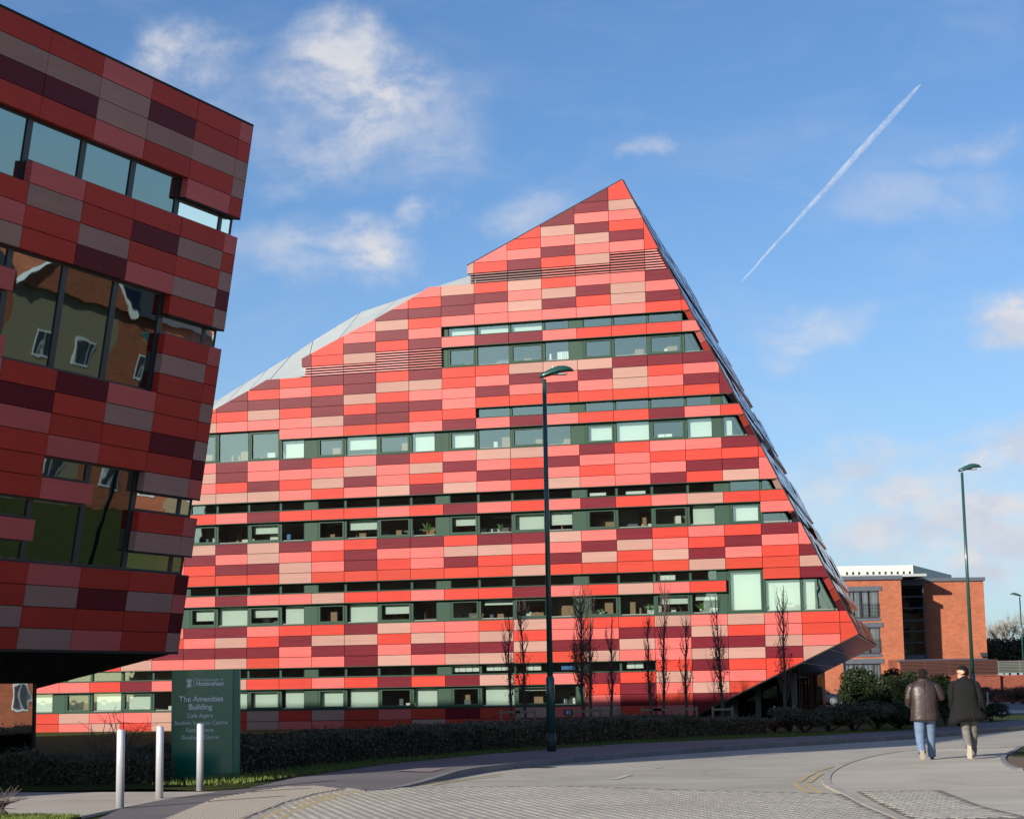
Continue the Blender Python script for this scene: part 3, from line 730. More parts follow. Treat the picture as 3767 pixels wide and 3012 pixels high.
def tarfn(c1, c2, stain):
    def fn(t, b, P):
        n = t.noise(P, 0.35, 7, 0.62, 0.4); g = t.noise(P, 55, 3, 0.8); s = t.noise(t.vmath('MULTIPLY', P, (0.9, 0.25, 1)), 0.9, 6, 0.7, 0.9)
        c = t.mix(t.mapr(n, .3, .7, 0, 1), c1, c2); c = t.mix(t.mapr(s, .56, .74, 0, .55), c, stain)
        rt = t.vmath('MULTIPLY', P, (1, 1, 0)); mp_ = t.new('ShaderNodeMapping'); t.put(mp_.inputs[0], rt); mp_.inputs['Rotation'].default_value = (0, 0, math.radians(-48)); mp_.inputs['Scale'].default_value = (.10, 1.6, 1)
        st_ = t.noise(mp_.outputs[0], 1.1, 7, .68, .25); c = t.mix(t.mapr(st_, .52, .72, 0, .5), c, stain); c = t.mix(t.mapr(st_, .45, .30, 0, .25), c, tuple(min(1, v*1.25) for v in c2))
        c = t.mul(c, t.ramp(g, [(0.25, 0.72), (0.75, 1.22)])); t.put(b.inputs['Base Color'], c)
        t.put(b.inputs['Normal'], t.bump(g, 0.6, 0.01))
    return fn
ROAD = mat('worn_asphalt', (0.2, 0.2, 0.2), 0.85, 0.25, fn=tarfn((0.365, 0.335, 0.275), (0.465, 0.43, 0.355), (0.20, 0.178, 0.145)))
PATH = mat('footpath_asphalt', (0.2, 0.2, 0.2), 0.85, 0.25, fn=tarfn((0.145, 0.132, 0.13), (0.185, 0.168, 0.165), (0.10, 0.09, 0.09)))
PLAZA = mat('pale_tarmac', (0.2, 0.2, 0.2), 0.85, 0.25, fn=tarfn((0.43, 0.385, 0.31), (0.53, 0.48, 0.39), (0.28, 0.245, 0.195)))
SLABM = mat('pale_paving', (0.2, 0.2, 0.2), 0.85, 0.25, fn=tarfn((0.42, 0.37, 0.31), (0.52, 0.465, 0.395), (0.28, 0.245, 0.21)))
KERB = mat('kerb_concrete', (0.20, 0.195, 0.19), 0.8, var=0.2, nscale=3, rvar=0.1, bump=0.4)
KERBP = mat('pale_kerb', (0.37, 0.335, 0.28), 0.85, var=.2, nscale=4, rvar=.08, bump=.4)
SETT = mat('grey_sett', (0.43, 0.39, 0.32), 0.8, var=0.14, nscale=9, rvar=0.10, bump=0.4, bscale=40)
SETTB = mat('sett_block_field', (0.30, 0.285, 0.265), 0.8, fn=tarfn((0.38, 0.345, 0.28), (0.48, 0.44, 0.36), (0.27, 0.24, 0.19)))
JOINT = mat('sett_joint', (0.15, 0.13, 0.105), 0.95)
link('ground', newmesh('ground', [(-900, -900, -.02), (900, -900, -.02), (900, 2500, -.02), (-900, 2500, -.02)], [(0, 1, 2, 3)], GRASS), kind='structure')
# kerb line of the far side, top edge
kerb_px = [(1281, 2897), (1378, 2885), (1564, 2855), (1749, 2821), (1935, 2800), (2100, 2785), (2425, 2759), (2888, 2729), (3335, 2703), (3540, 2688), (3767, 2671), (4400, 2634)]
kl = [G(x, y, 0.12 if 1300 < x else 0.03) for x, y in kerb_px]; kl = [Vector((p.x, p.y, 0)) for p in kl]
kline = smooth_line(kl, 0.9)
nearleft = pix([(900, 3100), (1048, 2960), (1154, 2925), (1275, 2903)])
back_px = [(-700, 2912), (0, 2897), (560, 2884), (793, 2893), (920, 2878), (1100, 2853), (1425, 2811), (1796, 2774), (2276, 2737), (2750, 2716), (3000, 2707), (3362, 2682), (3767, 2645), (4400, 2610)]
bline = [G(x, y, 0.10) for x, y in back_px]; bline = [Vector((p.x, p.y, 0)) for p in bline]
# road surface reaches from the far kerb to the near kerb and on beyond the frame
near_px = [(4400, 2727), (3767, 2746), (3590, 2757), (3350, 2763), (3240, 2776), (3134, 2801), (3055, 2835), (3029, 2867), (3042, 2893), (3113, 2928), (3187, 2968), (3293, 3012), (3500, 3110)]
nline = pix(near_px)
road = sheet('road', [p for p in kline] + [p for p in nline] + [Vector((6, 14, 0)), Vector((5, -30, 0)), Vector((-12, -30, 0)), Vector((-6.0, 14, 0)), Vector((-4.2, 25, 0))], 0.0, ROAD, kind='structure')
# far footpath: slab standing a kerb height above the road
pv = [Vector((p.x, p.y, 0)) for p in kline]
pav = sheet('far_pavement', pv + list(reversed(bline[4:])), 0.11, PATH, 0.13, kind='structure')
for v in pav.data.vertices:
    if v.co.z > .05: v.co.z = .022+(.11-.022)*min(1, max(0, (v.co.y-32.8)/3.2))
kerb = link('kerb', None, None, kind='structure')
for i, (a, b) in enumerate(zip(kline, kline[1:])):
    d = (b-a); L = d.length; d.normalize(); nn_ = Vector((d.y, -d.x, 0)); mid = (a+b)/2
    h = 0.125
    h = .036+(.11-.022)*min(1, max(0, (mid.y-32.8)/3.2))
    if 57.2 < mid.y < 63.5 and mid.x < 13.2: h = 0.04
    hh = lambda p: .034+(.11-.022)*min(1, max(0, (p.y-32.8)/3.2))
    h0, h1_ = (hh(a), hh(b)) if h > .041 or mid.y < 40 else (h, h)
    a0_, b0_ = a+d*.006, b-d*.006; q4 = [a0_-nn_*.10, b0_-nn_*.10, b0_+nn_*.035, a0_+nn_*.035]
    MB().add(q4+[q4[0]+mz*h0, q4[1]+mz*h1_, q4[2]+mz*h1_, q4[3]+mz*h0], [(0, 3, 2, 1), (4, 5, 6, 7), (0, 1, 5, 4), (1, 2, 6, 5), (2, 3, 7, 6), (3, 0, 4, 7)]).obj('kerb_stone', KERB, kerb)
    if i > 75: break
# grass behind the far footpath, and the verge
lawn = sheet('lawn', [p for p in bline] + [Vector((120, 150, 0)), Vector((60, 100.5, 0)), Vector((-160, 100.5, 0)), Vector((-60, 30, 0))], 0.10, GRASS, kind='structure')
for v in lawn.data.vertices:
    if v.co.y < 38 and v.co.x < -3.5: v.co.z = .03
car_park = sheet('car_park', [Vector(p) for p in ((10, 88, 0), (40, 88, 0), (60, 160, 0), (8, 160, 0))], 0.104, PATH, kind='structure')
rear_path = sheet('rear_path', pix([(3500, 2640), (3700, 2623), (4300, 2610), (4300, 2600), (3700, 2612), (3500, 2625)], .1), 0.106, SLABM, kind='structure')
# plaza on the near right
pz = sheet('near_pavement', nline + [Vector((7, 12, 0)), Vector((30, 12, 0)), Vector((60, 70, 0))], 0.022, PLAZA, 0.04, kind='structure')
# near-left paths
slabs = sheet('pale_path', pix([(-500, 3060), (0, 3002), (300, 3000), (460, 2967), (600, 2940), (846, 2904), (894, 2883), (760, 2868), (640, 2862), (0, 2870), (-500, 2885)], .025), 0.025, SLABM, 0.04, kind='structure')
path_l = sheet('near_footpath', pix([(250, 3060), (460, 2966), (600, 2939), (846, 2903), (894, 2882), (1100, 2853), (1425, 2811), (1470, 2866), (1378, 2884), (1281, 2899), (1275, 2903), (1154, 2925), (1048, 2960), (860, 3060)], .02), 0.020, PATH, 0.03, kind='structure')
# corduroy warning paving: raised bars
tac = pix([(560, 3050), (615, 3012), (793, 2936), (950, 2909), (1048, 2893), (1154, 2888), (1255, 2899), (1154, 2918), (1048, 2947), (900, 3004), (800, 3050)], .026)
tp = sheet('tactile_paving', tac, 0.026, SLABM, kind='structure')
inside = lambda p, P: sum(((P[i-1].y > p.y) != (P[i].y > p.y)) and (p.x < (P[i-1].x-P[i].x)*(p.y-P[i].y)/(P[i-1].y-P[i].y)+P[i].x) for i in range(len(P))) % 2 == 1
tb = MB(); xs = [p.x for p in tac]; ys = [p.y for p in tac]; ang = math.radians(38)
ca, sa = math.cos(ang), math.sin(ang)
for i in range(-260, 260):
    for q in range(-60, 60):
        u, v = i*0.075, q*0.2; x = -3.5+u*ca-v*sa; y = 30+u*sa+v*ca
        if inside(Vector((x, y, 0)), tac):
            Mx = Matrix.Translation((x, y, 0.026)) @ Matrix.Rotation(ang, 4, 'Z'); tb.box((-.018, -.09, 0), (.018, .09, 0.007), 0, Mx)
tb.obj('raised_bars', mat('tactile_bar', (0.24, 0.215, 0.185), .8), tp, kind='stuff')
# block paved table of the junction
def blocks(name, poly, z, parent, ang, cx, cy, keep, Lb=0.21, Wb=0.105, ymax=60):
    base = sheet(name, poly, z+0.0135, JOINT, kind='structure') if parent is None else parent
    ca, sa = math.cos(ang), math.sin(ang); L = []
    x0, x1 = min(p.x for p in poly), max(p.x for p in poly); y0, y1 = min(p.y for p in poly), min(ymax, max(p.y for p in poly)); R = max(x1-x0, y1-y0)
    n = int(R/Wb)+2
    for q in range(-n, n):
        for i in range(-n//2, n//2):
            u = (i+(q % 2)*.5)*Lb; v = q*Wb; x = cx+u*ca-v*sa; y = cy+u*sa+v*ca
            if y > 22.3 and all(inside(Vector((x+sx*ca*Lb*.5-sy*sa*Wb*.5, y+sx*sa*Lb*.5+sy*ca*Wb*.5, 0)), poly) for sx in (-1, 1) for sy in (-1, 1)): L.append((y, x))
    L.sort(); me = MB().box((-Lb/2+.006, -Wb/2+.006, 0), (Lb/2-.006, Wb/2-.006, .014)).mesh('sett', SETT)
    vis = [p for p in L if abs(p[1]) < .262*p[0]]
    for y, x in vis[:keep]:
        o = link('sett', me, base, (x, y, z+.002+random.uniform(0, .001))); o.rotation_euler = (random.uniform(-.003, .003), random.uniform(-.003, .003), ang)
    st = MB(); ks = set(vis[:keep])
    for y, x in L:
        if (y, x) in ks or abs(x) > .30*y: continue
        Mx = Matrix.Translation((x, y, z+.002+random.uniform(0, .001))) @ Matrix.Rotation(ang, 4, 'Z') @ Matrix.Rotation(random.uniform(-.003, .003), 4, 'X')
        hw, hl = Wb/2-.006, Lb/2-.006
        st.add([Mx @ Vector(p) for p in ((-hl, -hw, 0), (hl, -hw, 0), (hl, hw, 0), (-hl, hw, 0), (-hl+.004, -hw+.004, .014), (hl-.004, -hw+.004, .014), (hl-.004, hw-.004, .014), (-hl+.004, hw-.004, .014))],
               [(4, 5, 6, 7), (0, 1, 5, 4), (1, 2, 6, 5), (2, 3, 7, 6), (3, 0, 4, 7)])
    st.obj('paving_blocks', SETTB, base, kind='stuff')
    return base
table_poly = pix([(1270, 2903), (1400, 2899), (1700, 2896), (2100, 2893), (2400, 2903), (2640, 2911), (2972, 2918), (3100, 2922), (3187, 2966), (3293, 3010), (3400, 3060), (760, 3060), (900, 3007), (1048, 2950), (1154, 2921)])
blocks('raised_table', table_poly, 0.004, None, math.radians(58), 0, 28, 190)
pz_poly = pix([(3150, 2919), (3460, 2914), (3610, 2973), (3767, 3012), (3767, 3060), (3430, 3060), (3320, 3008), (3215, 2958)])
blocks('paved_corner', pz_poly, 0.024, None, math.radians(58), 5, 27, 60)
# near kerb line, flush and pale
nk = smooth_line(nline[1:], 0.75); kn = link('near_kerb', None, None, kind='structure')
for a, b in zip(nk, nk[1:]):
    d = (b-a).normalized(); q = Vector((d.y, -d.x, 0))
    q = -q
    MB().prism([a+d*.005-q*.02, b-d*.005-q*.02, b-d*.005+q*.12, a+d*.005+q*.12][::-1], mz*.032).obj('kerb_stone', KERBP, kn)
# painted lines
YEL = mat('faded_yellow_paint', (0.46, 0.36, 0.17), 0.8, var=0.35, nscale=7); WHT = mat('worn_white_paint', (0.46, 0.44, 0.40), 0.8, var=0.3, nscale=7)
def strip(name, pts, w, m, z=0.008, gaps=None):
    P = smooth_line(pts, 0.25); b = MB()
    for i, (a, c) in enumerate(zip(P, P[1:])):
        if gaps and random.random() < gaps: continue
        d = (c-a).normalized(); q = Vector((d.y, -d.x, 0))*w/2; b.add([(p.x, p.y, z) for p in (a-q, c-q, c+q, a+q)], [(0, 1, 2, 3)])
    link(name, b.mesh(name, m), None, kind='structure')
s7 = lambda L: pix([(2100+x/2.156, 2650+y/2.156) for x, y in L])
strip('yellow_line', s7([(1882, 572), (1820, 535), (1770, 497)]), .1, YEL); strip('yellow_line', s7([(1990, 575), (1915, 535), (1862, 495)]), .1, YEL)
strip('yellow_line', s7([(1812, 487), (1860, 450), (1935, 412)]), .09, YEL); strip('yellow_line', s7([(1885, 492), (1940, 450), (2000, 413)]), .09, YEL)
strip('yellow_line', s7([(1950, 404), (2040, 375), (2156, 345), (2300, 318)]), .09, YEL, gaps=.1)
strip('white_dash', s7([(345, 466), (475, 427)]), .13, WHT)
strip('lane_line', s7([(670, 378), (745, 366)]), .1, WHT); strip('lane_line', s7([(1400, 284), (1640, 258), (1880, 235)]), .07, WHT)
strip('lane_line', pix([(3590, 2711), (3700, 2708)]), .07, WHT)
sl_ = lambda L: pix([(900+x*.529, 2100+y*.529) for x, y in L])
strip('yellow_line', sl_([(130, 1724), (330, 1640), (560, 1572), (760, 1528), (900, 1505)]), .13, YEL, .0215, .22)
strip('yellow_line', sl_([(260, 1724), (430, 1640), (640, 1575), (820, 1535), (960, 1508)]), .13, YEL, .0215, .22)
strip('yellow_line', sl_([(1200, 1490), (1300, 1475), (1500, 1448), (1796, 1412)]), .06, YEL); strip('yellow_line', sl_([(1300, 1490), (1400, 1473), (1540, 1452), (1796, 1424)]), .06, YEL)
# recessed cover in the far footpath
mp = pix([(1100+x/2.156, 2700+y/2.156) for x, y in ((775, 286), (960, 262), (1170, 266), (1040, 294))], .12)
sheet('inspection_cover', mp, 0.116, mat('pinkish_slab', (0.24, 0.19, 0.18), .8, var=.1), kind='structure')
for i, (x, y) in enumerate(((2010, 2824), (2790, 2752))):
    g0 = G(x, y); dc = sheet('drain_cover', [g0+Vector(p) for p in ((0, 0, 0), (.25, .4, 0), (-.15, .65, 0), (-.4, .25, 0))], .010, BLACK, kind='structure')
# planted bed at the right edge
bed = pix([(3767, 2752), (3735, 2770), (3706, 2785), (3700, 2800), (3722, 2822), (3767, 2838), (3900, 2850), (4100, 2800), (3950, 2750)])
sheet('planting_bed', bed, 0.03, mat('leaf_litter', (0.14, 0.09, 0.055), .9, var=.5, nscale=25, bump=1, bscale=30), kind='structure')
bk = smooth_line([G(3767, 2750)] + bed[1:6], 0.5)
for a, b in zip(bk, bk[1:]):
    d = (b-a).normalized(); q = Vector((d.y, -d.x, 0)); MB().prism([a+d*.005, b-d*.005, b-d*.005+q*.1, a+d*.005+q*.1], mz*.06).obj('edging_stone', KERB, kn)
sheet('corner_grass', pix([(3760, 2754), (3735, 2771), (3720, 2786), (3767, 2789), (3900, 2790), (3900, 2757)]), 0.036, GRASS, kind='structure')
sheet('verge', pix([(-300, 3060), (-300, 3020), (0, 3000), (140, 3001), (300, 3003), (200, 3030), (60, 3070)], .03), 0.035, GRASS, 0.05, kind='structure')

# grass blades along verge edges
def blades(poly, n, hmin, hmax, z, name, label):
    x0, x1 = min(p.x for p in poly), max(p.x for p in poly); y0, y1 = min(p.y for p in poly), max(p.y for p in poly); b = MB()
    vs = []; fs = []; rnd = random.Random(5); c = 0
    while c < n:
        p = Vector((rnd.uniform(x0, x1), rnd.uniform(y0, y1), z))
        if not inside(p, poly): c += .2; continue
        h = rnd.uniform(hmin, hmax); a = rnd.uniform(0, 6.28); d = Vector((math.cos(a), math.sin(a), 0))*.006*rnd.uniform(1, 2); l = Vector((rnd.uniform(-.4, .4), rnd.uniform(-.4, .4), 0))*h
        i = len(vs); vs += [p-d, p+d, p+mz*h+l]; fs.append((i, i+1, i+2)); c += 1
    link(name, newmesh(name, vs, fs, BLADE), None, label=label, cat='grass', kind='stuff')
BLADE = mat('grass_blade', (0.115, 0.15, 0.030), 0.7, 0.2, var=.4, nscale=6)
vp = [G(x, y, .1) for x, y in ((560, 2884), (794, 2890), (920, 2877), (1100, 2852), (1425, 2810), (1796, 2773), (2276, 2736), (2750, 2715), (3000, 2706), (3362, 2681), (3362, 2672), (3000, 2697), (2750, 2699), (2276, 2724), (1850, 2753), (1376, 2790), (900, 2835), (700, 2862))]
blades(vp, 42000, .03, .075, .10, 'verge_grass', 'short green grass strip between the hedge and the footpath')
blades(pix([(-60, 3060), (0, 3000), (140, 3001), (300, 3004), (200, 3030), (60, 3070)], .03), 9000, .02, .06, .035, 'corner_tuft_grass', 'patch of rough grass at the bottom left corner')

# ------------------------------------------------------------------ hedges and shrubs
def leafmat(name, c1, c2, rough=0.6):
    def fn(t, b, P):
        n = t.noise(P, 2.2, 3, .6); n2 = t.noise(P, 30, 2, .6)
        c = t.mix(t.mapr(n, .35, .65, 0, 1), c1, c2); t.put(b.inputs['Base Color'], t.mul(c, t.ramp(n2, [(0.2, .55), (0.8, 1.5)])))
    return mat(name, c1, rough, 0.3, fn=fn)
HEDGE = leafmat('hedge_leaf', (0.046, 0.052, 0.026), (0.088, 0.074, 0.042)); HEDGE2 = leafmat('brown_hedge_leaf', (0.125, 0.096, 0.055), (0.18, 0.13, 0.075))
TWIG = mat('twig', (0.060, 0.045, 0.032), 0.85); SHRUB = leafmat('evergreen_leaf', (0.014, 0.026, 0.009), (0.030, 0.044, 0.014), .6)  # evergreen leaf colour darkened to stand in for shade on the shrubs
YSHRUB = leafmat('yellow_green_leaf', (0.07, 0.09, 0.02), (0.15, 0.15, 0.04), .6); RSHRUB = leafmat('russet_leaf', (0.09, 0.038, 0.022), (0.13, 0.06, 0.03))
def leafcloud(pts, size, rnd, flat=.5):
    vs = []; fs = []
    for p in pts:
        n = Vector((rnd.gauss(0, 1), rnd.gauss(0, 1), rnd.gauss(0, 1)+flat)).normalized(); a = n.orthogonal().normalized(); a = Matrix.Rotation(rnd.uniform(0, 6.28), 3, n) @ a; b = n.cross(a)
        s = size*rnd.uniform(.6, 1.5); i = len(vs); vs += [p-a*s, p+b*s*.45, p+a*s, p-b*s*.45]; fs.append((i, i+1, i+2, i+3))
    return vs, fs
def hedge(front, width, hts, label, n, mats_, size=.035):
    """front: ground polyline; hts: heights at the points"""
    rnd = random.Random(3); P = [Vector((p.x, p.y, 0)) for p in front]
    seg = [(b-a).length for a, b in zip(P, P[1:])]; T = sum(seg); root_ = thing('hedge', label, 'hedge', P[0]+mz*(.03 if 'bollards' in label else .1)); base = P[0]+mz*.1
    def at(s):
        for i, L in enumerate(seg):
            if s <= L or i == len(seg)-1:
                t = min(s/L, 1); d = (P[i+1]-P[i]).normalized(); return P[i].lerp(P[i+1], t), Vector((-d.y, d.x, 0)), hts[i]*(1-t)+hts[i+1]*t, i
            s -= L
    sets = [[] for _ in mats_]
    for _ in range(n):
        s = rnd.uniform(0, T); p, q, h, i = at(s)
        h = h*(1+.10*math.sin(s*1.7)+.07*math.sin(s*4.1+1)+.05*math.sin(s*9.3))
        # mostly near the surface
        if rnd.random() < .5: w = width*abs(rnd.gauss(0, .07)); z = h*rnd.uniform(0.02, 1)**.8
        else: w = width*rnd.random(); z = h*(1-abs(rnd.gauss(0, .06)))
        if rnd.random() < .04: z += rnd.uniform(0, .14)
        sets[0 if rnd.random() < (.85 if s < T*.45 else .35) or len(mats_) == 1 else 1].append(p+q*w+mz*(z)-P[0])
    for S, m_ in zip(sets, mats_):
        v, f = leafcloud(S, size, rnd); link('leaves', newmesh('leaves', v, f, m_), root_, kind='stuff')
    core = MB()
    N = int(T/.6)
    for i in range(N):
        p, q, h, _ = at(T*i/N); p2, q2, h2, _ = at(T*(i+1)/N); p -= P[0]; p2 -= P[0]
        core.add([p+q*.12, p2+q2*.12, p2+q2*.12+mz*h2*.86, p+q*.12+mz*h*.86, p+q*width*.95+mz*h*.86, p2+q2*width*.95+mz*h2*.86], [(0, 1, 2, 3), (3, 2, 5, 4)])
    tw = core
    for _ in range(int(n/14)):
        p, q, h, _i = at(rnd.uniform(0, T)); p = p-P[0]+q*rnd.uniform(0, width*.8); z0 = h*rnd.uniform(.1, .7); d = Vector((rnd.uniform(-.2, .2), rnd.uniform(-.2, .1), rnd.uniform(.2, .45)))
        a = p+mz*z0; s_ = Vector((.005, 0, 0)); core.add([a-s_, a+s_, a+d], [(0, 1, 2)])
    core.obj('twigs', TWIG, root_, kind='stuff')
h1 = pix([(-260, 2903), (0, 2895), (419, 2886), (640, 2878)], .03)
hedge(h1, 1.6, [.52, .52, .47, .42], 'dark shaded hedge behind the bollards at the left', 26000, [HEDGE], .032)
h2 = pix([(880, 2850), (1100, 2824), (1376, 2795), (1850, 2758), (2276, 2728), (2560, 2712), (2830, 2700)], .1)
hedge(h2, 2.6, [.46, .54, .58, .58, .60, .58, .44], 'long low clipped hedge along the footpath in front of the red building', 95000, [HEDGE, HEDGE2], .034)
def shrub(px, py, h, w, label, m_, n, size=.05, d=None, name='shrub', dens=1.0):
    rnd = random.Random(int(px+py)); b = G(px, py, .1); t = thing(name, label, 'shrub', b, rnd.uniform(0, 6)); d = d or w; pts = []
    lob = [(rnd.uniform(-.5, .5)*w, rnd.uniform(-.5, .5)*d, rnd.uniform(.35, .8)*h, rnd.uniform(.25, .5)) for _ in range(9)]
    while len(pts) < n:
        cx, cy, cz, r = rnd.choice(lob); a = rnd.uniform(0, 6.28); e = math.asin(rnd.uniform(-1, 1)); q = r*rnd.uniform(.55, 1.12)
        p = Vector((cx*.6+w*.55*q*math.cos(a)*math.cos(e), cy*.6+d*.55*q*math.sin(a)*math.cos(e), cz+h*.45*q*math.sin(e)))
        if p.z > .02: pts.append(p)
    v, f = leafcloud(pts, size, rnd); link('leaves', newmesh('leaves', v, f, m_), t, kind='stuff')
    s = MB()
    for i in range(12):
        cx, cy, cz, r = rnd.choice(lob); s.tube([(0, 0, 0), (cx*.3, cy*.3, cz*.5), (cx*.7, cy*.7, cz+.3*h*r)], [.03, .02, .008], 5)
    s.obj('stems', TWIG, t)
shrub(2905, 2693, .75, 1.1, 'low russet shrub at the foot of the last staked tree', RSHRUB, 2600, .035)
shrub(2850, 2690, .55, 1.3, 'small brown-leaved shrub between the hedge end and the last staked tree', RSHRUB, 2200, .035)
for i, (x, y, h, w) in enumerate(((2960, 2695, 1.0, 2.2), (3050, 2692, .95, 2.2), (3140, 2690, 1.0, 2.2), (3225, 2686, 1.05, 2.2), (3310, 2682, .9, 2.0))):
    shrub(x, y, h, w, ['dark tangled shrub right of the last staked tree', 'dark low shrub in front of the parked saloon car', 'dark low shrub below the tall evergreen bush', 'dark shrub right of the tall evergreen bush', 'dark shrub left of the man in the leather jacket'][i], HEDGE if i < 3 else SHRUB, 6500, .042)
shrub(3190, 2655, 2.2, 3.0, 'tall rounded evergreen bush in front of the brick flats', SHRUB, 17000, .06)
shrub(3275, 2650, 2.3, 1.6, 'upright dark evergreen bush behind the leather-jacketed man', SHRUB, 7000, .055)
shrub(3340, 2660, 1.9, 1.3, 'yellow-green bush just left of the leather-jacketed man', YSHRUB, 4200, .06)
shrub(3478, 2668, 1.9, 1.5, 'yellow-green bush between the two walking men', YSHRUB, 5200, .06)
shrub(3400, 2652, 2.1, 2.2, 'dark green bush behind the two walking men', SHRUB, 7000, .06)
shrub(3530, 2672, 1.5, 2.2, 'dark low bush behind the man in the black coat', SHRUB, 5500, .05)
shrub(3650, 2655, .75, 1.3, 'small green bush at the right of the black coat', SHRUB, 2200, .045)
for i, x in enumerate((3560, 3615, 3668, 3725, 3765)):
    shrub(x, 2588, 1.1+.2*(i % 2), 2.6, ['brown bare shrub against the brick wall, behind the black coat', 'brown bare shrub against the brick wall near the wall step', 'brown bare shrub just right of the wall step', 'second brown shrub from the right edge against the wall', 'brown shrub at the right edge against the wall'][i], RSHRUB, 1800, .06)

# ------------------------------------------------------------------ bare young trees with stakes
BARK = mat('dark_bark', (0.085, 0.060, 0.045), 0.85, var=.25, nscale=12); WOOD = mat('weathered_stake', (0.24, 0.185, 0.12), 0.8, var=.2, nscale=9); DEADLEAF = leafmat('dead_leaf', (0.07, 0.032, 0.018), (0.13, 0.06, 0.03))
def young_tree(px, top_px, Y, label, seed, spread=.3, nbr=34, leaves=260, sway=0.0, leafz=(.05, .6)):
    rnd = random.Random(seed); b = atY(px, 2600, Y); b.z = .1; tp_ = atY(px, top_px, Y); H = tp_.z-.1
    t = thing('young_tree', label, 'tree', b, 0, 'bare young trees in front of the red building')
    tr_ = MB(); pts = []; x = y = 0
    for i in range(11):
        f = i/10; x += rnd.uniform(-.035, .035)+sway*f*.12; y += rnd.uniform(-.03, .03); pts.append(Vector((x, y, H*f)))
    tr_.tube(pts, [.055*(1-.9*i/10)+.006 for i in range(11)], 6); tr_.obj('trunk', BARK, t)
    cr_ = MB(); tips = []
    def trunk_at(f):
        i = min(int(f*10), 9); return pts[i].lerp(pts[i+1], f*10-i)
    for i in range(nbr):
        f = rnd.uniform(.12, .88); o_ = trunk_at(f); a = rnd.uniform(0, 6.28); L = H*rnd.uniform(.12, .34)*(1.1-f*.6); out = spread*rnd.uniform(.4, 1)
        p1 = o_+Vector((math.cos(a)*out*.55, math.sin(a)*out*.55, L*.3)); p2 = o_+Vector((math.cos(a)*out*.9, math.sin(a)*out*.9, L*.68)); p3 = o_+Vector((math.cos(a+.4)*out*.85, math.sin(a+.3)*out, L))
        p2 += Vector((rnd.uniform(-.05, .05), rnd.uniform(-.05, .05), 0)); cr_.tube([o_, p1, p2, p3], [.013, .010, .007, .003], 4, cap=False); tips += [p1, p2, p3]
        for q in range(3):
            s_ = p1.lerp(p3, rnd.random()); e_ = s_+Vector((rnd.uniform(-.14, .14), rnd.uniform(-.14, .14), rnd.uniform(.12, .4))); cr_.tube([s_, (s_+e_)/2+Vector((rnd.uniform(-.03, .03), 0, 0)), e_], [.006, .0045, .0025], 3, cap=False); tips.append(e_)
    cr_.obj('crown', BARK, t)
    L_ = [rnd.choice(tips)+Vector((rnd.gauss(0, .06), rnd.gauss(0, .06), rnd.gauss(0, .1))) for _ in range(leaves*4)]
    L_ = [p for p in L_ if leafz[0] < p.z/H < leafz[1]][:leaves]
    if L_:
        v, f = leafcloud(L_, .038, rnd); link('leaves', newmesh('leaves', v, f, DEADLEAF), t, kind='stuff')
    st = thing('tree_stake_pair', ' '.join(('wooden stakes of the ' + label.split(',')[0]).split()[:16]), 'tree stake', b, 0, 'stakes of the young trees')
    for sx in (-.34, .34): MB().tube([(sx, -.05, 0), (sx, -.05, .80)], .045, 8).obj('stake', WOOD, st)
    MB().box((-.36, -.10, .66), (.36, -.075, .74)).obj('crossbar', WOOD, st)
TL = [(1877, 2268, 69.5, 'slim bare tree left of the near lamp post, leftmost of the row', .30, 38, 330, 0), (1932, 2205, 69.5, 'slim bare tree close to the left side of the near lamp post', .32, 40, 260, 0),
      (2145, 2150, 68.5, 'widest bushy bare tree of the row, first right of the lamp post', .52, 95, 1000, 0.1), (2175, 2170, 70.5, 'thin tall tree tangled in the widest bushy tree', .35, 40, 250, 0.2),
      (2241, 2262, 69.5, 'short slim bare tree right of the widest bushy one', .27, 30, 120, 0), (2396, 2262, 69.5, 'slim bare tree below the green window, left one of a close pair', .27, 34, 240, 0),
      (2437, 2126, 69.5, 'tall slim tree of a close pair with its tip swaying right', .30, 40, 170, .28), (2528, 2255, 69.5, 'slim bare tree standing third from the right of the row', .30, 36, 60, .1),
      (2657, 2186, 67.0, 'slim tree keeping brown leaves low down, left of the dark entrance corner', .34, 44, 330, 0), (2884, 2152, 66.5, 'rightmost staked tree with a swaying tip in front of the dark entrance', .34, 44, 260, .12)]
for i, (px, tp_, Y, lb, sp_, nb, lv, sw) in enumerate(TL): young_tree(px, tp_, Y, lb, 11+i, sp_, nb, lv, sw)
# twiggy bare bush by the sign
def twig_bush(px, py, h, w, n, label, seed):
    rnd = random.Random(seed); b = G(px, py, .1); t = thing('bare_bush', label, 'bush', b); s = MB()
    for i in range(n):
        a = rnd.uniform(0, 6.28); r = w*rnd.uniform(.2, 1); p0 = Vector((rnd.uniform(-.1, .1), rnd.uniform(-.1, .1), 0)); p1 = Vector((math.cos(a)*r*.45, math.sin(a)*r*.4, h*.55)); p2 = Vector((math.cos(a)*r, math.sin(a)*r*.6, h*rnd.uniform(.75, 1)))
        s.tube([p0, p1, p2], [.012, .009, .004], 4, cap=False)
        for q in range(5):
            u = p0.lerp(p1, .6).lerp(p2, rnd.random()); e = u+Vector((rnd.uniform(-.3, .3), rnd.uniform(-.2, .2), rnd.uniform(-.02, .22))); s.tube([u, e], [.006, .003], 3, cap=False)
    s.obj('twigs', BARK, t)
twig_bush(455, 2862, 1.25, .75, 9, 'bare twiggy bush between the two left bollards and the sign', 4)
twig_bush(352, 2866, 1.15, .5, 6, 'bare twiggy bush at the left of the first bollard', 9)
twig_bush(4, 2992, .2, .16, 12, 'small dead shrub on the pale path at the left edge', 5)

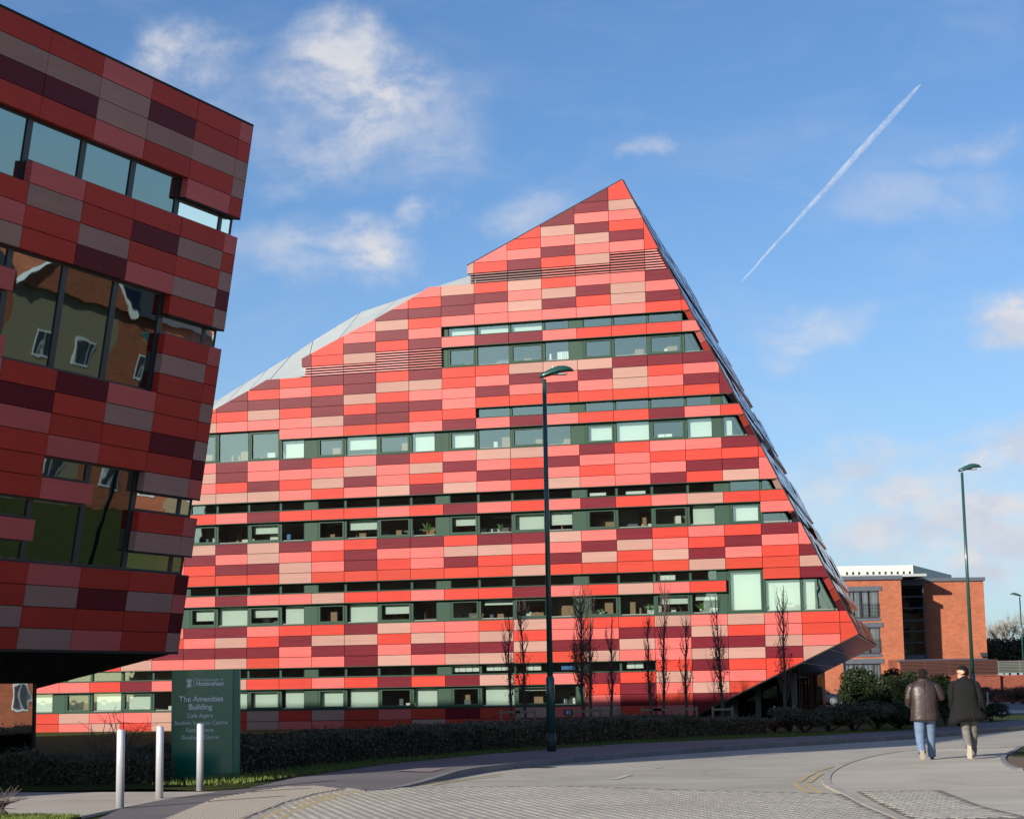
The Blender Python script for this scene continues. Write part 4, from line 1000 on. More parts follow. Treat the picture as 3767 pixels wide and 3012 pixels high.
# ------------------------------------------------------------------ street furniture
STEEL = mat('brushed_steel', (0.60, 0.60, 0.62), 0.42, metal=0.45, var=.05, nscale=5); POLE = mat('dark_green_pole', (0.018, 0.070, 0.056), 0.28, coat=.3); POLE2 = POLE
BASEB = mat('pole_base_black', (0.02, 0.03, 0.03), .5); LENS = mat('lamp_lens', (0.45, 0.45, 0.44), .2)
def bollard(px, py, h, label):
    p = G(px, py, .025); t = thing('bollard', label, 'bollard', p, 0, 'steel bollards beside the path')
    R_ = .058
    b = MB(); n = 24; rings = [(0, R_), (h-.012, R_), (h, R_-.008)]
    for z, r in rings:
        pass
    b.loft([(0, 0, z, r, r) for z, r in rings], n); me = b.obj('post', STEEL, t, smooth=False)
    for pl_ in me.data.polygons: pl_.use_smooth = abs(pl_.normal.z) < .5
    MB().loft([(0, 0, h, .048, .048), (0, 0, h+.006, .046, .046)], n).obj('cap', STEEL, t)
    MB().loft([(0, 0, 0, .075, .075), (0, 0, .006, .073, .073)], n).obj('foot_ring', KERB, t)
bollard(441, 2970, 1.10, 'nearest and leftmost steel bollard'); bollard(586, 2935, 1.10, 'middle steel bollard of three'); bollard(735, 2908, 1.10, 'steel bollard standing in front of the green sign')
def lamp(base, H, label, rz=0.0, cell=True):
    t = thing('street_lamp', label, 'street lamp', base, rz, 'green street lamps')
    MB().tube([(0, 0, 0), (0, 0, .45)], .112, 16).obj('base', BASEB, t, smooth=True)
    MB().tube([(0, 0, .45), (0, 0, 1.75), (0, 0, 1.82)], [.108, .108, .075], 16).obj('lower_post', POLE, t, smooth=True)
    MB().tube([(0, 0, 1.82), (0, 0, H-.05)], [.072, .052], 14).obj('upper_post', POLE, t, smooth=True)
    h = MB(); prof = [(-.13, .02, .05, .045), (-.10, .02, .10, .08), (.0, .03, .14, .10), (.2, .07, .18, .13), (.38, .10, .19, .14), (.55, .10, .17, .12), (.68, .08, .12, .085), (.76, .05, .03, .03)]
    n = 16; vs = []; fs = []
    for x, z, ry, rz_ in prof:
        for k in range(n):
            a = 2*math.pi*k/n; s = math.sin(a); vs.append((x, ry*math.cos(a), H+z+(rz_*s if s > 0 else .35*rz_*s)))
    for i in range(len(prof)-1):
        for k in range(n): fs.append((i*n+k, i*n+(k+1) % n, (i+1)*n+(k+1) % n, (i+1)*n+k))
    fs += [tuple(range(n-1, -1, -1)), tuple(range((len(prof)-1)*n, len(prof)*n))]
    hd = h.add(vs, fs).obj('lamp_head', POLE, t, smooth=True)
    hd.rotation_euler = (0, -.13, 0); hd.location = (-.0, 0, 0); hd.location = (H*math.sin(.13), 0, H-H*math.cos(.13))
    MB().loft([(.34, 0, H+.085, .26, .11), (.36, 0, H+.05, .2, .08)], 14).obj('lens', LENS, t, smooth=True)
    MB().loft([(.23, 0, H+.235, .035, .035), (.23, 0, H+.27, .033, .033), (.23, 0, H+.30, .012, .012)], 10).obj('photocell', LENS, t, smooth=True)
pA = G(2029, 2762, .11); topA = atY(1997, 1388, pA.y)
lamp(pA, topA.z-.11-.0, 'near dark green street lamp in front of the red building')
pB = Vector((0, 0, 0)); pb_ = atY(3584, 2600, 71.5); pB = Vector((pb_.x, pb_.y, .1)); tB = atY(3546, 1733, 71.5)
lamp(pB, tB.z-.1, 'far green street lamp behind the man in the black coat')
pC = atY(3774, 2600, 150); tC = atY(3765, 2192, 150)
lamp(Vector((pC.x, pC.y, .1)), tC.z-.1, 'third street lamp, cut by the right edge above the bare trees', math.pi)
for i, (x, y, lb) in enumerate(((3636, 2617, 'thin pale marker post on the grass right of the black coat'), (3088, 2640, 'bent grey marker post among the dark shrubs'))):
    p = G(x, y, .1); t = thing('marker_post', lb, 'post', p); MB().tube([(0, 0, 0), (0, 0, 1.0)], .035, 10).obj('post', LENS, t, smooth=True)
p = atY(3113, 2600, 112); t = thing('sign_post', 'grey post standing before the parked cars and the ground floor window', 'post', Vector((p.x, p.y, .1)))
MB().tube([(0, 0, 0), (0, 0, 3.0)], .07, 10).obj('post', mat('grey_post', (0.2, 0.22, 0.24), .5), t, smooth=True)

# wayfinding sign ----------------------------------------------------
sp0, sp1 = G(628, 2862, .05), G(880, 2860, .05); sw = (sp1-sp0).length; sa_ = math.atan2(sp1.y-sp0.y, sp1.x-sp0.x)
sgn = thing('totem_sign', 'tall dark green totem sign listing The Amenities Building', 'sign', (sp0+sp1)/2, sa_)
SH = 2.02; SIGNM = mat('sign_green', (0.012, 0.135, 0.078), 0.24, coat=.3, var=.04)
bs = MB(); cr2 = [(-sw/2, .0), (-sw/2+.02, -.035), (-sw/4, -.055), (0, -.062), (sw/4, -.055), (sw/2-.10, -.04), (sw/2-.0, .0), (sw/2, .05), (-sw/2, .05)]
bs.prism([Vector((x, y, .0)) for x, y in cr2], mz*SH); bs.obj('panel', SIGNM, sgn)
MB().prism([Vector((x*.97, y*.97+.004, -.06)) for x, y in cr2], mz*.06).obj('plinth', BASEB, sgn)
MB().box((sw/2-.115, -.052, .002), (sw/2-.108, -.040, SH-.002)).obj('seam', BASEB, sgn)
TXT = mat('sign_lettering', (0.80, 0.83, 0.80), .5)
def text(s, size, x, z, al='CENTER', bold=.0, parent=sgn, y=-.068, name='lettering'):
    c = bpy.data.curves.new(name, 'FONT'); c.body = s; c.size = size; c.align_x = al; c.extrude = .0015; c.offset = bold
    o = bpy.data.objects.new('tmp', c); COL.objects.link(o); dg = bpy.context.evaluated_depsgraph_get(); me = bpy.data.meshes.new_from_object(o.evaluated_get(dg)); bpy.data.objects.remove(o)
    me.transform(Matrix.Rotation(math.pi/2, 4, 'X')); me.materials.clear(); me.materials.append(TXT); link(name, me, parent, (x, y, z))
zs = lambda y: SH*(1435-y)/(1435-725.0)        # height on the sign of a row in the enlarged photo
xs_ = lambda x: sw*(x-1424)/(1662-1186.0)
text('The University of', .078, xs_(1364), zs(797), 'LEFT'); text('Nottingham', .118, xs_(1364), zs(827), 'LEFT', .002)
text('The Amenities', .150, xs_(1404), zs(931), bold=.002); text('Building', .150, xs_(1398), zs(983), bold=.002)
text('Café Aspire', .108, xs_(1397), zs(1036)); text('Student Services Centre', .108, xs_(1404), zs(1083)); text('Faith Centre', .108, xs_(1395), zs(1131)); text('Graduate Centre', .108, xs_(1397), zs(1178))
lg = MB()
def lbox(a, b, c, d): lg.box((xs_(a), -.0695, zs(d)), (xs_(c), -.068, zs(b)))
lbox(1350, 775, 1353, 838)
for a in (1302, 1312, 1322, 1332): lbox(a, 779, a+5, 786)
lbox(1302, 787, 1337, 800); lbox(1307, 801, 1332, 822); lbox(1299, 823, 1336, 829); lbox(1312, 830, 1335, 834); lbox(1303, 835, 1322, 838)
lg.obj('castle_emblem', TXT, sgn)
cut = MB()
for a, b, c, d in ((1311, 790, 1316, 796), (1322, 790, 1327, 796), (1316, 806, 1323, 814)): cut.box((xs_(a), -.0705, zs(d)), (xs_(c), -.0696, zs(b)))
cut.obj('emblem_openings', SIGNM, sgn)

# ------------------------------------------------------------------ brick flats on the right
def brickmat(name, c1, c2, mortar, axis='x'):
    def fn(t, b, P):
        sep = t.new('ShaderNodeSeparateXYZ'); t.put(sep.inputs[0], P); cmb = t.new('ShaderNodeCombineXYZ')
        t.put(cmb.inputs[0], t.math('ADD', sep.outputs[0], sep.outputs[1])); t.put(cmb.inputs[1], sep.outputs[2])
        br = t.new('ShaderNodeTexBrick'); t.put(br.inputs['Vector'], cmb.outputs[0])
        br.inputs['Scale'].default_value = 1; br.inputs['Brick Width'].default_value = .225; br.inputs['Row Height'].default_value = .075; br.inputs['Mortar Size'].default_value = .007
        br.inputs['Color1'].default_value = (*c1, 1); br.inputs['Color2'].default_value = (*c2, 1); br.inputs['Mortar'].default_value = (*mortar, 1); br.inputs['Bias'].default_value = -.2
        pat = t.mapr(t.noise(t.vmath('MULTIPLY', P, (.5, .5, 3.5)), 2.0, 6, .7), .42, .75, 0, .5)
        c = t.mix(pat, br.outputs[0], tuple(min(1, v*1.35+.02) for v in c1)); t.put(b.inputs['Base Color'], t.mul(c, t.ramp(t.noise(P, 1.2, 6, .7), [(0.25, .82), (0.75, 1.15)])))
        t.put(b.inputs['Normal'], t.bump(br.outputs[1], -0.6, .01))
    return mat(name, c1, .85, .2, fn=fn)
BRICK = brickmat('orange_red_brick', (0.42, 0.115, 0.050), (0.29, 0.072, 0.034), (0.38, 0.21, 0.14)); BRICK2 = brickmat('wall_brick', (0.25, 0.062, 0.035), (0.18, 0.045, 0.028), (0.2, .1, .07))
LEAD = mat('grey_metal_trim', (0.10, 0.11, 0.13), .45, var=.1); DKF = mat('dark_grey_frame', (0.035, 0.040, 0.048), .4)
FGLASS = glass('flat_glass', (0.97, 0.98, 0.97), 0.02)
CURT = mat('net_curtain', (0.72, 0.72, 0.66), .8, fn=lambda t, b, P: t.put(b.inputs['Base Color'], t.mul((0.95, 0.95, 0.86), t.ramp(t.noise(t.vmath('MULTIPLY', P, (1, 1, .06)), 9, 3, .7), [(0.3, .6), (0.6, 1.1)]))))
YB = 146.0
def B(x, y, Y=YB): return atY(2817+x*.52895, 2100+y*.52895, Y)
flats = thing('brick_apartment_block', 'three storey orange brick flats with a dark glazed stair slot', 'building', Vector((0, 0, 0)))
zt = B(770, 60).z; wl = atY(2860, 2400, YB).x; wr = B(950, 300).x; zg = 0.05
def wallwith(name, x0, x1, z0, z1, Y, depth, holes, m_, parent, rev=.28):
    """wall slab with rectangular openings"""
    xs = sorted({x0, x1, *[h[0] for h in holes], *[h[1] for h in holes]}); zs_ = sorted({z0, z1, *[h[2] for h in holes], *[h[3] for h in holes]}); b = MB()
    for a, c in zip(xs, xs[1:]):
        run = None
        for d, e in zip(zs_, zs_[1:]):
            inside_ = any(h[0]-1e-6 <= a and c <= h[1]+1e-6 and h[2]-1e-6 <= d and e <= h[3]+1e-6 for h in holes)
            if not inside_:
                if run is None: run = [d, e]
                else: run[1] = e
            elif run: b.box((a, Y, run[0]), (c, Y+rev, run[1])); run = None
        if run: b.box((a, Y, run[0]), (c, Y+rev, run[1]))
    return b.obj(name, m_, parent)
fw = []
for (x0, x1, y0, y1, ly0) in ((583, 785, 125, 330, 108), (583, 795, 375, 580, 360), (548, 800, 630, 752, 612)):
    a, c = B(x0, y1), B(x1, y0); fw.append((a.x, c.x, a.z, c.z, B(x0, ly0).z))
holes = [f[:4] for f in fw]
wallwith('wall', wl, wr, zg, zt, YB, .3, holes, BRICK, flats)
MB().box((wl, YB+.31, zg), (wr, YB+9, zt-.05)).obj('rear_wall', BRICK, flats)
MB().box((wl-.15, YB-.16, zt), (wr+.1, YB+9.2, zt+.30)).obj('coping', LEAD, flats)
for wi, (x0, x1, z0, z1, lz) in enumerate(fw):
    w = link('window', None, flats, (0, YB, 0)); f = MB(); y = .08
    n = 2 if wi < 2 else 3; W_ = x1-x0; cols = [0, .38, 1] if wi < 2 else [0, .26, .52, .80, 1]
    f.box((x0, y, z0), (x0+.09, y+.1, z1)); f.box((x1-.09, y, z0), (x1, y+.1, z1)); f.box((x0+.09, y, z1-.1), (x1-.09, y+.1, z1)); f.box((x0+.09, y, z0), (x1-.09, y+.1, z0+.1))
    for c in cols[1:-1]: f.box((x0+W_*c-.06, y, z0+.1), (x0+W_*c+.06, y+.1, z1-.1))
    w2 = f.obj('frame', DKF, w); MB().add([(x0+.09, y+.06, z0+.1), (x1-.09, y+.06, z0+.1), (x1-.09, y+.06, z1-.1), (x0+.09, y+.06, z1-.1)], [(0, 1, 2, 3)]).obj('pane', FGLASS, w)
    cm = MB(); 
    for q in range(len(cols)-1):
        for s0, s1 in ((.10, .46), (.54, .93)) if wi == 2 else ((.12, .42), (.52, .95)):
            a, c = x0+W_*(cols[q]+(cols[q+1]-cols[q])*s0), x0+W_*(cols[q]+(cols[q+1]-cols[q])*s1)
            k = 10
            for u in range(k): cm.add([(a+(c-a)*u/k, y+.085+.008*(u % 2), z0+.1), (a+(c-a)*(u+1)/k, y+.085+.008*((u+1) % 2), z0+.1), (a+(c-a)*(u+1)/k, y+.085+.008*((u+1) % 2), z1-.1), (a+(c-a)*u/k, y+.085+.008*(u % 2), z1-.1)], [(0, 1, 2, 3)])
    cm.obj('curtain', CURT, w)
    MB().box((x0-.08, -.06, lz-.36+.0), (x1+.22, -.002, lz)).obj('lintel', LEAD, w); MB().box((x0-.05, -.05, z0-.2), (x1+.05, .06, z0-.003)).obj('sill', LEAD, w)
    if wi < 2:
        r = MB()
        for zz in (.25, .5, .75, 1.0, 1.12): r.tube([(x0+W_*.4, -.03, z0+zz), (x1-.04, -.03, z0+zz)], .018, 5)
        for u in range(9): r.tube([(x0+W_*(.4+.6*u/8), -.03, z0+.1), (x0+W_*(.4+.6*u/8), -.03, z0+1.12)], .014, 4)
        r.obj('railing', DKF, w)
YR = YB+4.4
s0 = B(945, 300); s1 = B(1092, 300, YR)
sx0, sx1 = wr, atY(2817+1100*.52895, 2400, YR).x; stz = B(1000, 85).z
rwx1 = atY(2817+1530*.52895, 2300, YR).x; rzt = B(1300, 70, YR).z
wallwith('wall', sx1, rwx1, zg, rzt, YR, .3, [], BRICK, flats); MB().box((sx1, YR+.31, zg), (rwx1, YR+8, rzt-.03)).obj('rear_wall', BRICK, flats); MB().box((sx1-.05, YR-.15, rzt), (rwx1+.12, YR+8.1, rzt+.28)).obj('coping', LEAD, flats)
MB().box((sx0, YR-1.2, stz), (sx1+.0, YR+3, stz+.45)).obj('stair_roof', DKF, flats)
st = MB().box((sx0+.01, YR-.9, zg), (sx1-.01, YR-.85, stz)).obj('stair_backing', BLACK, flats)
rows_ = [(120, 172, 1), (182, 252, 2), (262, 335, 1), (348, 414, 1), (424, 492, 1), (502, 578, 1), (584, 610, 1)]
px0, px1 = sx0+.25, sx1-.12
for y0, y1, n in rows_:
    z1, z0 = B(1000, y0, YR-1).z, B(1000, y1, YR-1).z
    for q in range(n):
        a = px0+(px1-px0)*q/n+.04; c = px0+(px1-px0)*(q+1)/n-.04; MB().add([(a, YR-1.0, z0), (c, YR-1.0, z0), (c, YR-1.0, z1), (a, YR-1.0, z1)], [(0, 1, 2, 3)]).obj('stair_pane', DGLASS if y0 < 580 else LEAD, flats)
fz = MB(); fz.box((sx0+.01, YR-1.05, zg), (px0, YR-.95, stz)); fz.box((px1, YR-1.05, zg), (sx1, YR-.95, stz))
for (y0, y1, n), (y2, y3, n2) in zip(rows_, rows_[1:]): fz.box((px0, YR-1.05, B(1000, y2, YR-1).z), (px1, YR-.95, B(1000, y1, YR-1).z))
fz.obj('stair_frame', DKF, flats)
MB().box((B(1020, 330).x, YR-.84, B(1020, 333, YR).z), (B(1050, 330).x, YR-.80, B(1020, 298, YR).z)).obj('light_shade', mat('pale_shade', (.6, .5, .25), .6), flats)
MB().box((wl, YB+1.5, zt+.301), (B(1150, 60).x, YB+8, zt+.50)).obj('roof_plant_screen', ZINC, flats)
sc = MB().box((rwx1-.6, YR-.5, 3.6), (rwx1-.1, YR-.2, 3.9)); sc.obj('security_lamp', DKF, flats)
# pale block far beyond
YW = 262.0; wht = mat('cream_render', (0.72, 0.68, 0.56), .8, var=.04); wb = thing('pale_office_block', 'pale cream block with small dark windows rising beyond the brick flats', 'building', Vector((0, 0, 0)))
a, c, e = atY(3040, 2092, YW), atY(3358, 2078, YW), atY(3500, 2108, YW+26)
MB().prism([Vector((a.x, YW, 0)), Vector((c.x, YW, 0)), Vector((e.x, YW+26, 0)), Vector((a.x, YW+26, 0))], mz*c.z).obj('wall', wht, wb)
for i in range(12):
    x = 3116+22.3*i+(8 if i > 2 else 0); p = atY(x, 2111-.5*i*.5, YW)
    if x > 3350: break
    MB().box((p.x-.16, YW-.02, p.z-.3), (p.x+.16, YW-.004, p.z+.3)).obj('window', DKF, wb)
for i in range(7):
    f = (i+.5)/7; p = Vector((c.x, YW, 0)).lerp(Vector((e.x, YW+26, 0)), f); d = (Vector((e.x, YW+26, 0))-Vector((c.x, YW, 0))).normalized(); n_ = Vector((d.y, -d.x, 0))
    MB().prism([p+n_*.02+mz*(c.z-3.6), p+d*.9+n_*.02+mz*(c.z-3.6), p+d*.9+n_*.02+mz*(c.z-1.4), p+n_*.02+mz*(c.z-1.4)], -n_*.01).obj('window', DKF, wb)

# garden wall and slatted fences
def wpt(x, y, Y): return atY(3300+x/3.747, 2400+y/3.747, Y)
YF = 140.0
gw = thing('brick_garden_wall', 'shaded brick garden wall with a step, in front of the flats', 'wall', Vector((0, 0, 0)))
xa, xb, xc = wpt(5, 300, YF).x, wpt(1420, 300, YF).x, wpt(2600, 300, YF+3).x; z1 = wpt(700, 330, YF).z
MB().box((xa, YF, 0), (xb, YF+.3, z1)).obj('wall', BRICK2, gw); MB().box((xb-.3, YF+.31, 0), (xc, YF+3, z1+.05)).obj('wall', BRICK2, gw)
MB().box((xa-.1, YF-.05, z1), (xb+.05, YF+.35, z1+.07)).obj('coping', BRICK2, gw); MB().box((xa-.55, YF-.1, 0), (xa, YF+.45, wpt(0, 100, YF).z)).obj('pier', BRICK2, gw)
SLAT = mat('red_brown_slat', (0.085, 0.030, 0.022), .7, rvar=.15); SLATG = mat('grey_green_slat', (0.13, 0.14, 0.12), .7, rvar=.15)
def fence(x0, x1, z0, z1, Y, n, m_, label, np_):
    t = thing('slatted_fence', label, 'fence', Vector((x0, Y, z0)), 0, 'slatted fence panels on the garden wall'); H = z1-z0; L = x1-x0
    for i in range(n): MB().box((0, 0, H*(i+.12)/n), (L, .03, H*(i+.78)/n)).obj('slat', m_, t)
    for i in range(np_+1): MB().box((L*i/np_-.05, .035, 0), (L*i/np_+.05, .12, H)).obj('post', m_, t)
    MB().box((0, .13, 0), (L, .16, H)).obj('backing_board', BLACK if m_ is SLAT else SHELL, t)
fence(xa+.3, wpt(1385, 200, YF).x, z1+.08, wpt(700, 100, YF).z, YF+.05, 11, SLAT, 'dark red-brown slatted fence on the wall behind the two men', 4)
fence(wpt(1400, 200, YF+3).x, xc, z1+.2, wpt(1500, 108, YF+3).z, YF+3.05, 8, SLATG, 'grey-green slatted fence at the right edge beyond the wall step', 4)
MB().prism([wpt(-5, 130, YF-.2), wpt(1250, 90, YF+3), wpt(1250, 82, YF+3), wpt(10, 105, YF+1)], mz*.05).obj('canopy_edge', LEAD, gw)

# parked cars ------------------------------------------------------------
RUB = mat('tyre', (0.02, 0.02, 0.02), .8); RIM = mat('alloy_rim', (0.35, 0.35, 0.36), .35, metal=.6); CARG = mat('car_glass', (0.02, 0.025, 0.03), .08, coat=.5)
RED = mat('tail_lamp', (.35, .02, .015), .3); HEADL = mat('head_lamp', (.6, .62, .65), .15); YPL = mat('yellow_plate', (.6, .4, .05), .5)
def car(label, loc, rz, paint, roofh=1.45, hatch=False, L=4.5, Wd=1.76):
    t = thing('parked_car', label, 'car', loc, rz, 'cars parked by the brick flats'); pm = mat('car_paint', paint, .25, coat=.6)
    h = L/2; belt = roofh*.64
    # sections along the length: x, half width, lower z, upper z
    S = [(-h, .70, .40, belt-.12), (-h+.12, .80, .25, belt-.02), (-h+.7, .87, .2, belt+.01), (-.4, .88, .2, belt), (.7, .88, .2, belt-.03), (h-.9, .86, .2, belt-.10), (h-.25, .80, .22, belt-.24), (h, .62, .32, belt-.40)]
    if not hatch: S[0] = (-h, .70, .42, belt-.16)
    b = MB(); vs = []; fs = []
    for x, w, a, z in S:
        for y, zz in ((-w*.92, a), (-w, a+.18), (-w, z-.16), (-w*.93, z-.03), (-w*.6, z+.015), (0, z+.03), (w*.6, z+.015), (w*.93, z-.03), (w, z-.16), (w, a+.18), (w*.92, a)): vs.append((x, y, zz))
    n = 11
    for i in range(len(S)-1):
        for k in range(n): fs.append((i*n+k, i*n+(k+1) % n, (i+1)*n+(k+1) % n, (i+1)*n+k))
    fs += [tuple(range(n-1, -1, -1)), tuple(range((len(S)-1)*n, len(S)*n))]
    b.add(vs, fs).obj('body', pm, t, smooth=True)
    rb_, rf = (-h+.08, .95) if hatch else (-h+.55, 1.0)
    cab = [(rb_, .74, belt-.02), (rb_+(.28 if hatch else .75), .64, roofh-.04), (-.1, .63, roofh), (.25, .62, roofh-.03), (rf+.15, .76, belt-.04)]
    vs = []; fs = []
    for x, w, z in cab: vs += [(x, -w, z), (x, w, z)]
    low = [(x, y, belt-.06) for x, w, z in cab for y in (-.80, .80)]
    c = MB(); vv = vs+low; m5 = len(vs)
    for i in range(4): fs += [(2*i, 2*i+2, 2*i+3, 2*i+1), (2*i, m5+2*i, m5+2*i+2, 2*i+2), (2*i+1, 2*i+3, m5+2*i+3, m5+2*i+1)]
    fs += [(0, 1, m5+1, m5)]; c.add(vv, fs, 0).obj('cabin', pm, t)
    g = MB()
    for s in (-1, 1):
        P_ = [(rb_+(.3 if hatch else .62), s*.80, belt-.01), (rf-.12, s*.80, belt-.01), (.28, s*.665, roofh-.10), (rb_+(.42 if hatch else .85), s*.675, roofh-.11)]
        q = MB().prism([Vector(p) for p in P_], Vector((0, s*.012, 0))); q.obj('side_window', CARG, t)
    MB().prism([Vector((rf+.10, -.66, belt+.02)), Vector((rf+.10, .66, belt+.02)), Vector((.36, .56, roofh-.06)), Vector((.36, -.56, roofh-.06))], Vector((.03, 0, .03))).obj('windscreen', CARG, t)
    MB().prism([Vector((rb_+.02, -.62, belt+.04)), Vector((rb_+.02, .62, belt+.04)), Vector((rb_+(.24 if hatch else .62), .55, roofh-.08)), Vector((rb_+(.24 if hatch else .62), -.55, roofh-.08))], Vector((-.03, 0, .02))).obj('rear_window', CARG, t)
    for x in (-h+.85, h-.92):
        for s in (-1, 1):
            w = MB().tube([(x, s*.72, .32), (x, s*.90, .32)], .32, 20).obj('wheel', RUB, t)
            MB().tube([(x, s*.895, .32), (x, s*.91, .32)], .14, 12).obj('hub', RIM, w); r = MB()
            for q in range(9):
                a = 6.283*q/9; r.tube([(x, s*.905, .32), (x+.22*math.cos(a), s*.905, .32+.22*math.sin(a))], .02, 4)
            r.tube([(x+.225*math.cos(6.283*k/16), s*.9, .32+.225*math.sin(6.283*k/16)) for k in range(17)], .018, 5); r.obj('rim', RIM, w)
    for s in (-1, 1):
        MB().box((h-.22, s*.62-.13, belt-.46), (h-.04, s*.62+.13, belt-.33)).obj('headlight', HEADL, t); MB().box((-h-.01, s*.62-.12, belt-.22), (-h+.1, s*.62+.12, belt-.04)).obj('tail_light', RED, t)
        MB().loft([(rf-.1, s*.93, belt, .07, .08), (rf-.1, s*.93, belt+.13, .06, .08)], 8).obj('mirror', pm, t)
    MB().box((-h-.02, -.26, .52), (-h+.0, .26, .63)).obj('number_plate', YPL, t)
c1 = atY(3106, 2590, 139); car('dark blue saloon parked side-on beyond the bronze entrance fins', Vector((c1.x-2.25, 139, .1)), 0, (.012, .016, .03))
c2 = atY(3088, 2590, 143); car('darker car parked just behind the saloon', Vector((c2.x-2.2, 143, .1)), 0, (.03, .012, .014), 1.62, True, 4.2)
c3 = atY(3152, 2590, 137); car('dark hatchback seen from the rear beside the grey post', Vector((c3.x, 139.5, .1)), math.pi/2, (.015, .02, .045), 1.60, True, 4.0)

# bare trees on the far right
def bare_tree(px, py_top, Y, label, seed, w, depth=6, m_=None):
    rnd = random.Random(seed); b = atY(px, 2600, Y); b.z = 0.05; H = atY(px, py_top, Y).z; t = thing('bare_tree', label, 'tree', b, 0, 'bare trees beyond the fence'); trk = MB(); cr_ = MB()
    def grow(p, d, L, r, k, mb):
        q = p+d*L*.5+Vector((rnd.gauss(0, .04), rnd.gauss(0, .04), 0))*L; e = p+d*L; mb.tube([p, q, e], [r, r*.85, r*.7], 5 if k > 3 else 3, cap=False)
        if k == 0: return
        for _ in range(3 if k > 1 else 4):
            n = (d+Vector((rnd.gauss(0, .5)*w, rnd.gauss(0, .5)*w, rnd.gauss(.12, .25)))).normalized(); grow(e, n, L*rnd.uniform(.62, .85), r*.6, k-1, cr_)
    grow(Vector((0, 0, 0)), mz, H*.26, .16, depth, trk); trk.obj('trunk', m_ or LB, t); cr_.obj('crown', m_ or LB, t)
LB = mat('pale_bark', (0.20, 0.155, 0.105), .8, var=.2)
bare_tree(3752, 2205, 165, 'large pale bare tree at the right edge above the fence', 3, 1.0); bare_tree(3700, 2225, 172, 'bare tree left of the large one beyond the fence', 8, .9); bare_tree(3655, 2250, 178, 'bare tree nearest the end of the brick flats', 14, .9)
bare_tree(3810, 2210, 170, 'bare tree just past the right edge of the view', 23, 1.0, 5)
for i, (x, y) in enumerate(((3665, 2345), (3722, 2355), (3790, 2340))):
    b = atY(x, 2600, 162); t = thing('dark_evergreen', ['dark evergreen mass under the bare tree nearest the flats', 'dark evergreen under the large pale bare tree', 'dark evergreen at the right edge behind the fence'][i], 'tree', Vector((b.x, 162, 0)), 0); H = atY(x, y, 162).z; rnd = random.Random(i)
    pts = [Vector((rnd.gauss(0, .75), rnd.gauss(0, .6), rnd.uniform(.5, 1)**.7*H*(1-abs(rnd.gauss(0, .08))))) for _ in range(5000)]
    v, f = leafcloud(pts, .12, rnd); link('crown', newmesh('crown', v, f, HEDGE), t, kind='stuff'); MB().tube([(0, 0, 0), (0, 0, H*.8)], [.15, .05], 6).obj('trunk', BARK, t)

# ------------------------------------------------------------------ two men walking away
def skin_body(name, V, E, m_, parent):
    b = bmesh.new(); lay = b.verts.layers.skin.verify(); vs = []
    for p, r in V:
        v = b.verts.new(p); r = r if isinstance(r, tuple) else (r, r); v[lay].radius = r; vs.append(v)
    vs[0][lay].use_root = True
    for a, c in E: b.edges.new((vs[a], vs[c]))
    me = bpy.data.meshes.new(name); b.to_mesh(me); o = bpy.data.objects.new('tmp', me); COL.objects.link(o)
    sk = o.modifiers.new('s', 'SKIN'); sk.use_smooth_shade = True; ss = o.modifiers.new('u', 'SUBSURF'); ss.levels = 2
    dg = bpy.context.evaluated_depsgraph_get(); m2 = bpy.data.meshes.new_from_object(o.evaluated_get(dg)); bpy.data.objects.remove(o); m2.name = name
    m2.materials.clear(); m2.materials.append(m_); m2.polygons.foreach_set('use_smooth', [True]*len(m2.polygons)); return link(name, m2, parent)
def limb(mb, pts, rad, n=14, fold=.05, seed=0, sub=5):
    P = [Vector(p) for p in pts]; PP = [2*P[0]-P[1]]+P+[2*P[-1]-P[-2]]; R = [rad[0]]+list(rad)+[rad[-1]]; o = []; rr = []
    for i in range(1, len(PP)-2):
        for k in range(sub):
            t = k/sub; a, b, c, d = PP[i-1:i+3]; o.append(0.5*((2*b)+(c-a)*t+(2*a-5*b+4*c-d)*t*t+(3*b-a-3*c+d)*t**3)); rr.append(R[i]*(1-t)+R[i+1]*t)
    o.append(P[-1]); rr.append(rad[-1]); rnd = random.Random(seed); rr = [r*(1+fold*math.sin(i*1.9+seed)+fold*rnd.uniform(-.6, .6)) for i, r in enumerate(rr)]
    mb.tube(o, rr, n)
def shoe(parent, heel, toe, up, m_, sole):
    heel, toe, up = Vector(heel), Vector(toe), Vector(up).normalized(); d = (toe-heel); L = d.length; d.normalize(); s = d.cross(up).normalized(); up = s.cross(d)
    def ring(f, w, h, lift=0): return [heel+d*L*f+s*w*math.cos(a)+up*(lift+(h*math.sin(a) if math.sin(a) > 0 else .012*math.sin(a))) for a in [6.283*k/14 for k in range(14)]]
    R_ = [ring(0, .022, .05, .015), ring(.06, .036, .085, .015), ring(.25, .038, .10, .015), ring(.45, .040, .075, .015), ring(.7, .048, .055, .015), ring(.92, .040, .038, .015), ring(1, .018, .02, .015)]
    mb = MB(); vs = [p for r in R_ for p in r]; fs = [(i*14+k, i*14+(k+1) % 14, (i+1)*14+(k+1) % 14, (i+1)*14+k) for i in range(6) for k in range(14)]+[tuple(range(13, -1, -1)), tuple(range(84, 98))]
    o = mb.add(vs, fs).obj('shoe', m_, parent, smooth=True)
    prof = [(0, .028), (.08, .042), (.3, .042), (.5, .043), (.72, .053), (.92, .044), (1.02, .02)]
    poly = [heel+d*L*f+s*w for f, w in prof]+[heel+d*L*f-s*w for f, w in reversed(prof)]; MB().prism(poly, up*.022).obj('sole', sole, o)
